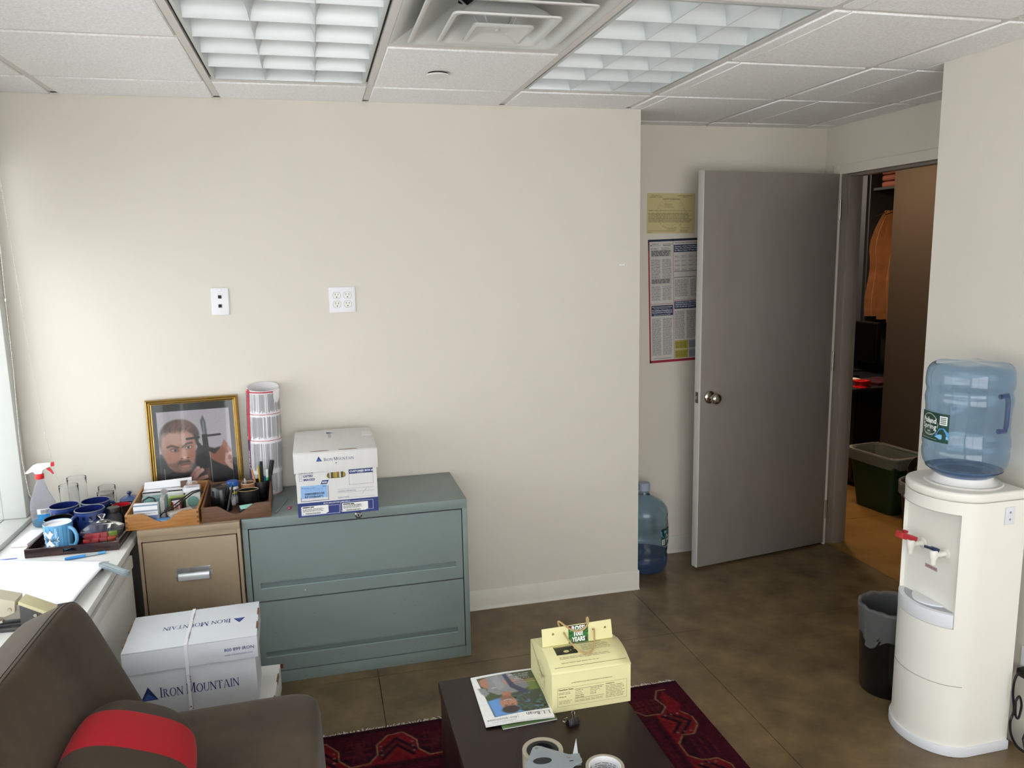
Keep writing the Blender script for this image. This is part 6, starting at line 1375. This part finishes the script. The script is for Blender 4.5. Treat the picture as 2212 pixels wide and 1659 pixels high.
MB().lathe(bottle_prof(), 64, fn=bottle_fn).build('bottle_body', mat('blue_bottle_pale', 'b9d3e2', .06, trans=.95, ior=1.05, coat=1), eb, ang=180, subsurf=1)
MB().lathe([(.001, .006), (.118, .006), (.128, .03), (.131, .09), (.001, .092)], 48).build('water', M_wat, eb, ang=50)
MB().lathe([(.001, .490), (.030, .489), (.0335, .485), (.034, .448), (.031, .446), (.031, .486), (.001, .4885)], 32).build('cap', mat('cap_translucent', 'a9b6c6', .4), eb, ang=40)
label_green(eb, lambda x, y, l: (lambda a: ((.1362+.0002*l)*math.cos(a), (.1362+.0002*l)*math.sin(a), .13+.125-y))(math.radians(-18)-x/.1335))
# lidded black waste bin beside the cooler
tb2 = thing('black_waste_bin', 'round black waste bin with a clear liner beside the water cooler', 'waste bin', (.578, -1.152, 0))
MB().lathe([(.001, .0), (.1, .0), (.103, .008), (.115, .335), (.118, .342), (.116, .346), (.111, .342), (.098, .01), (.001, .008)], 48).build('bin_body', mat('bin_black', '0c0d0f', .25, coat=.3), tb2, ang=40)
f_, n_ = linerf(.1145, .1145, .343, .125, .1144, 12, .2, .14)
def f2(u, v):
    x, y, z = f_(u, v)
    if v < .35: k = 1-v/.35; s = 1+.02*math.sin(z*260)*k-.075*k; x *= s; y *= s
    return x, y, z
MB().grid(f2, 144, 30, closeu=True).build('liner', mat('liner_grey', '9a9c9e', .22, alpha=.3, bump=.9, bscale=50, spec=.9), tb2, ang=80)
# wall outlet and cord at the right edge
wo = thing('corner_wall_outlet', 'white wall outlet behind the cooler at the right edge', 'electrical outlet', (.756, -1.612, .31), 0)
box('cover', M_plate, -.006, 0, -.036, .036, -.058, .058, wo, bevel=.002)
pg = thing('power_cord', 'black power cord with a plug hanging in loops by the cooler', 'cord', (.74, -1.62, .012), 0)
M_cord = mat('cord_black', '111214', .4)
MB().prism(rrect(-.014, -.02, .014, .02, .006), 0, .03, frame_m((.7499, -1.612, .287), (0, 0, 1), (0, 1, 0)) @ Matrix.Scale(-1, 4, (0, 0, 1)) if False else Matrix.Translation((.719, -1.612, .287)) @ Matrix.Rotation(PI/2, 4, 'Y')).build('plug', M_cord, pg, world=True, bevel=.003)
def spline(P, n=8):
    pts = []
    for i in range(len(P)-1):
        p0, p1, p2, p3 = [Vector(P[max(0, min(len(P)-1, i+k))]) for k in (-1, 0, 1, 2)]
        for j in range(n):
            t = j/n; pts.append(.5*((2*p1)+(p2-p0)*t+(2*p0-5*p1+4*p2-p3)*t*t+(3*p1-p0-3*p2+p3)*t**3))
    return pts+[Vector(P[-1])]
MB().tube(spline([(.725, -1.612, .285), (.700, -1.617, .292), (.684, -1.62, .272), (.682, -1.62, .225), (.690, -1.622, .16), (.679, -1.622, .12), (.688, -1.622, .07), (.712, -1.63, .025), (.733, -1.65, .008), (.735, -1.72, .005)]), .0042, 8).build('cable', M_cord, pg, world=True)
MB().tube(spline([(.688, -1.628, .20), (.702, -1.628, .215), (.712, -1.63, .18), (.704, -1.63, .135), (.690, -1.63, .15), (.688, -1.628, .20)]), .0038, 8).build('cable_loop', M_cord, pg, world=True)
MB().tube(spline([(.72, -1.64, .06), (.728, -1.645, .09), (.735, -1.65, .05), (.728, -1.66, .012), (.716, -1.66, .02), (.72, -1.64, .06)]), .0038, 8).build('cable_loop', M_cord, pg, world=True)

# ------------------------------------------------------------------ notices on the alcove wall
YA = .41
nt = thing('yellow_notice', 'pale yellow certificate with a round seal taped on the alcove wall', 'notice', (.358, YA, 1.945), rot=(0, .01, 0))
box('paper', mat('notice_yellow', 'cfc08c', .7), -.142, .142, -.0012, 0, -.107, .107, nt)
ink = Ink(); IK = '6e6546'
ink.ring(0, .0, .083, .0842, 'a3966c', n=48); ink.ring(0, 0, .064, .065, 'a3966c', n=48)
for k in range(26):
    a = PI*.95-k*PI*.075; ink.text('STATE OF NEW YORK DEPARTMENT OF LABOR'[k], .073*math.cos(a), .073*math.sin(a)-.004, .010, 'a99c72', 'c', rot=a-PI/2)
for x, y, t, s in ((-.09, .092, 'NEW YORK STATE', .0045), (-.09, .084, 'DEPARTMENT OF LABOR', .0045), (.08, .092, 'UNEMPLOYMENT INSURANCE', .0045), (.08, .084, 'DIVISION', .0045), (0, .072, 'NOTICE TO EMPLOYEES', .0065)): ink.text(t, x, y, s, IK, 'c', bold=.02, ly=1)
ink.para(-.04, .032, .06, .024, .006, '8d8360', .3, ly=1); ink.text('UNEMPLOYMENT INSURANCE PROTECTION IS PROVIDED FOR YOU', -.134, .012, .0042, IK, bold=.02, width=.25); ink.para(-.134, -.052, .26, .058, .0066, '776d4c', .38, ly=1, rag=.1)
for x in (-.02, .06):
    p = [(x+.006*k, -.078+.004*math.sin(k*1.9)) for k in range(9)]
    for a, b in zip(p, p[1:]): ink.poly([(a[0], a[1]-.0006), (b[0], b[1]-.0006), (b[0], b[1]+.0006), (a[0], a[1]+.0006)], '3d3a2e', 1)
    ink.rect(x-.006, -.086, .062, .0006, IK, 1)
ink.para(-.134, -.094, .17, .005, .005, IK, .35, ly=1, rag=.05); ink.para(.055, -.102, .05, .014, .004, IK, .4, ly=1); ink.rect(-.134, -.103, .02, .002, IK, 1)
ink.build('printing', nt, flat((0, -.0012, 0), (1, 0, 0), (0, 0, 1)))
ps = thing('labour_law_poster', 'tall labour law poster with red and navy border, partly behind the door', 'poster', (.24, YA, 1.125), rot=(0, -.025, 0))
PW2, PH2 = .62, .68
box('poster_sheet', mat('poster_paper', 'cfcbc4', .35), 0, PW2, -.0015, 0, 0, PH2, ps)
ink = Ink(); RD, NB, TX = '9e2536', '26304c', '77757a'
ink.rect(0, 0, .008, PH2, RD); ink.rect(0, 0, PW2, .014, RD); ink.rect(0, PH2-.012, PW2, .012, '20263f'); ink.rect(0, .62, .005, .06, '20263f', 1)
cols = [(.012, .146), (.152, .286), (.292, .44), (.446, .61)]
for k, (a, b) in enumerate(cols[:]): ink.rect(b+.0015, .014, .002, .655, RD)
ink.rect(.008, .327, .14, .002, RD); ink.rect(.148, .342, .3, .002, RD)
rr = random.Random(21)
a, b = cols[0]
ink.text('Division of', .024, .653, .006, '44444c', bold=.02); ink.text('Labor Standards', .024, .645, .005, '44444c'); ink.poly([(.014, .645), (.021, .645), (.017, .656)], '33343c', 1); ink.text('State Rules Summary', .088, .652, .005, '44444c', bold=.02); ink.rect(.088, .645, .045, .003, '44444c', 1)
ink.para(a+.002, .615, .05, .022, .005, TX, .4); ink.para(a+.066, .615, .055, .022, .005, TX, .4)
ink.rect(a+.004, .585, .12, .038, 'b9b5ae'); ink.para(a+.006, .587, .116, .034, .0075, '4d4c52', .6, ly=1, rag=.1)
for x0, y0, h_ in ((a+.004, .46, .115), (a+.070, .46, .115), (a+.004, .345, .085), (a+.070, .345, .085)): ink.para(x0, y0, .056, h_, .0058, TX, .42, ly=1, rag=.12)
ink.rect(a+.004, .435, .12, .036-.004, 'b9b5ae'); ink.para(a+.006, .437, .116, .028, .0075, '4d4c52', .6, ly=1, rag=.1)
ink.rect(a+.002, .262, .13, .058, NB, 1)
for y, t, s in ((.309, 'Public Notice for Businesses and Workers', .0055), (.301, 'Employee Rights Under Labor Law Section 740', .0045), (.288, 'Prohibited Retaliatory', .0085), (.277, 'Personnel Action by Employers', .0085), (.266, 'Effective January 26, 2022', .005)): ink.text(t, a+.067, y, s, 'c9ccd6', 'c', bold=.03, width=min(.122, .12), ly=2) if s > .005 else ink.text(t, a+.067, y, s, 'c9ccd6', 'c', bold=.02, ly=2, width=.1)
for x0, y0, h_ in ((a+.004, .04, .21), (a+.070, .04, .21)): ink.para(x0, y0, .056, h_, .0056, TX, .45, ly=1, rag=.1)
ink.rect(a+.01, .022, .11, .003, TX, 1)
ink.text('New York State', .16, .655, .006, '44444c', bold=.02); ink.text('Child Labor Summary', .222, .655, .006, '44444c', bold=.02)
ink.rect(.152, .607, .29, .04, NB, 1)
for y, t in ((.635, 'Summary of New York State Child'), (.6245, 'Labor Law, Permitted Working Hours'), (.613, 'for Minors Under 18 Years of Age')): ink.text(t, .157, y, .0075, 'c9ccd6', bold=.03, ly=2)
for k in range(7): ink.rect(.155, .505+.014*k, .28, .0006, '8f8d8f', 1)
for x in (.2, .225, .25, .27, .288): ink.rect(x, .47, .0006, .13, '8f8d8f', 1)
for k in range(16): ink.para(.157+.042*(k % 4), .575-.024*(k//4), .03, .014, .005, TX, .4, ly=1)
for y in (.5, .468): ink.rect(.152, y, .29, .003, '5a595f', 2)
ink.para(.155, .36, .085, .1, .0056, TX, .42, ly=1, rag=.15); ink.para(.25, .36, .04, .1, .0056, TX, .42, ly=1); ink.para(.3, .36, .13, .1, .0056, TX, .42, ly=1)
ink.rect(.152, .295, .29, .042, NB, 1)
for y, t in ((.326, 'LICENSURE AND EMPLOYMENT OF'), (.3145, 'PERSONS PREVIOUSLY CONVICTED OF'), (.303, 'ONE OR MORE CRIMINAL OFFENSES')): ink.text(t, .157, y, .0072, 'c9ccd6', bold=.03, ly=2)
ink.para(.155, .125, .06, .16, .0056, TX, .45, ly=1, rag=.1); ink.para(.226, .125, .07, .16, .0056, TX, .45, ly=1, rag=.1); ink.para(.31, .125, .12, .16, .0056, TX, .45, ly=1, rag=.1)
for y0 in (.018, .070): ink.rect(.153, y0, .082, .048, 'b5a94a', 1); ink.para(.156, y0+.004, .075, .038, .006, '6b6433', .45, ly=2, rag=.1)
for y0 in (.018, .070): ink.rect(.238, y0, .2, .048, '9aa0a6', 1); ink.para(.242, y0+.004, .19, .038, .006, '5b5f66', .45, ly=2, rag=.1)
for k in range(6): ink.para(.452+.05*(k % 3), .04+.3*(k//3), .045, .28, .006, TX, .45, ly=1)
ink.build('printing', ps, flat((0, -.0015, 0), (1, 0, 0), (0, 0, 1)))
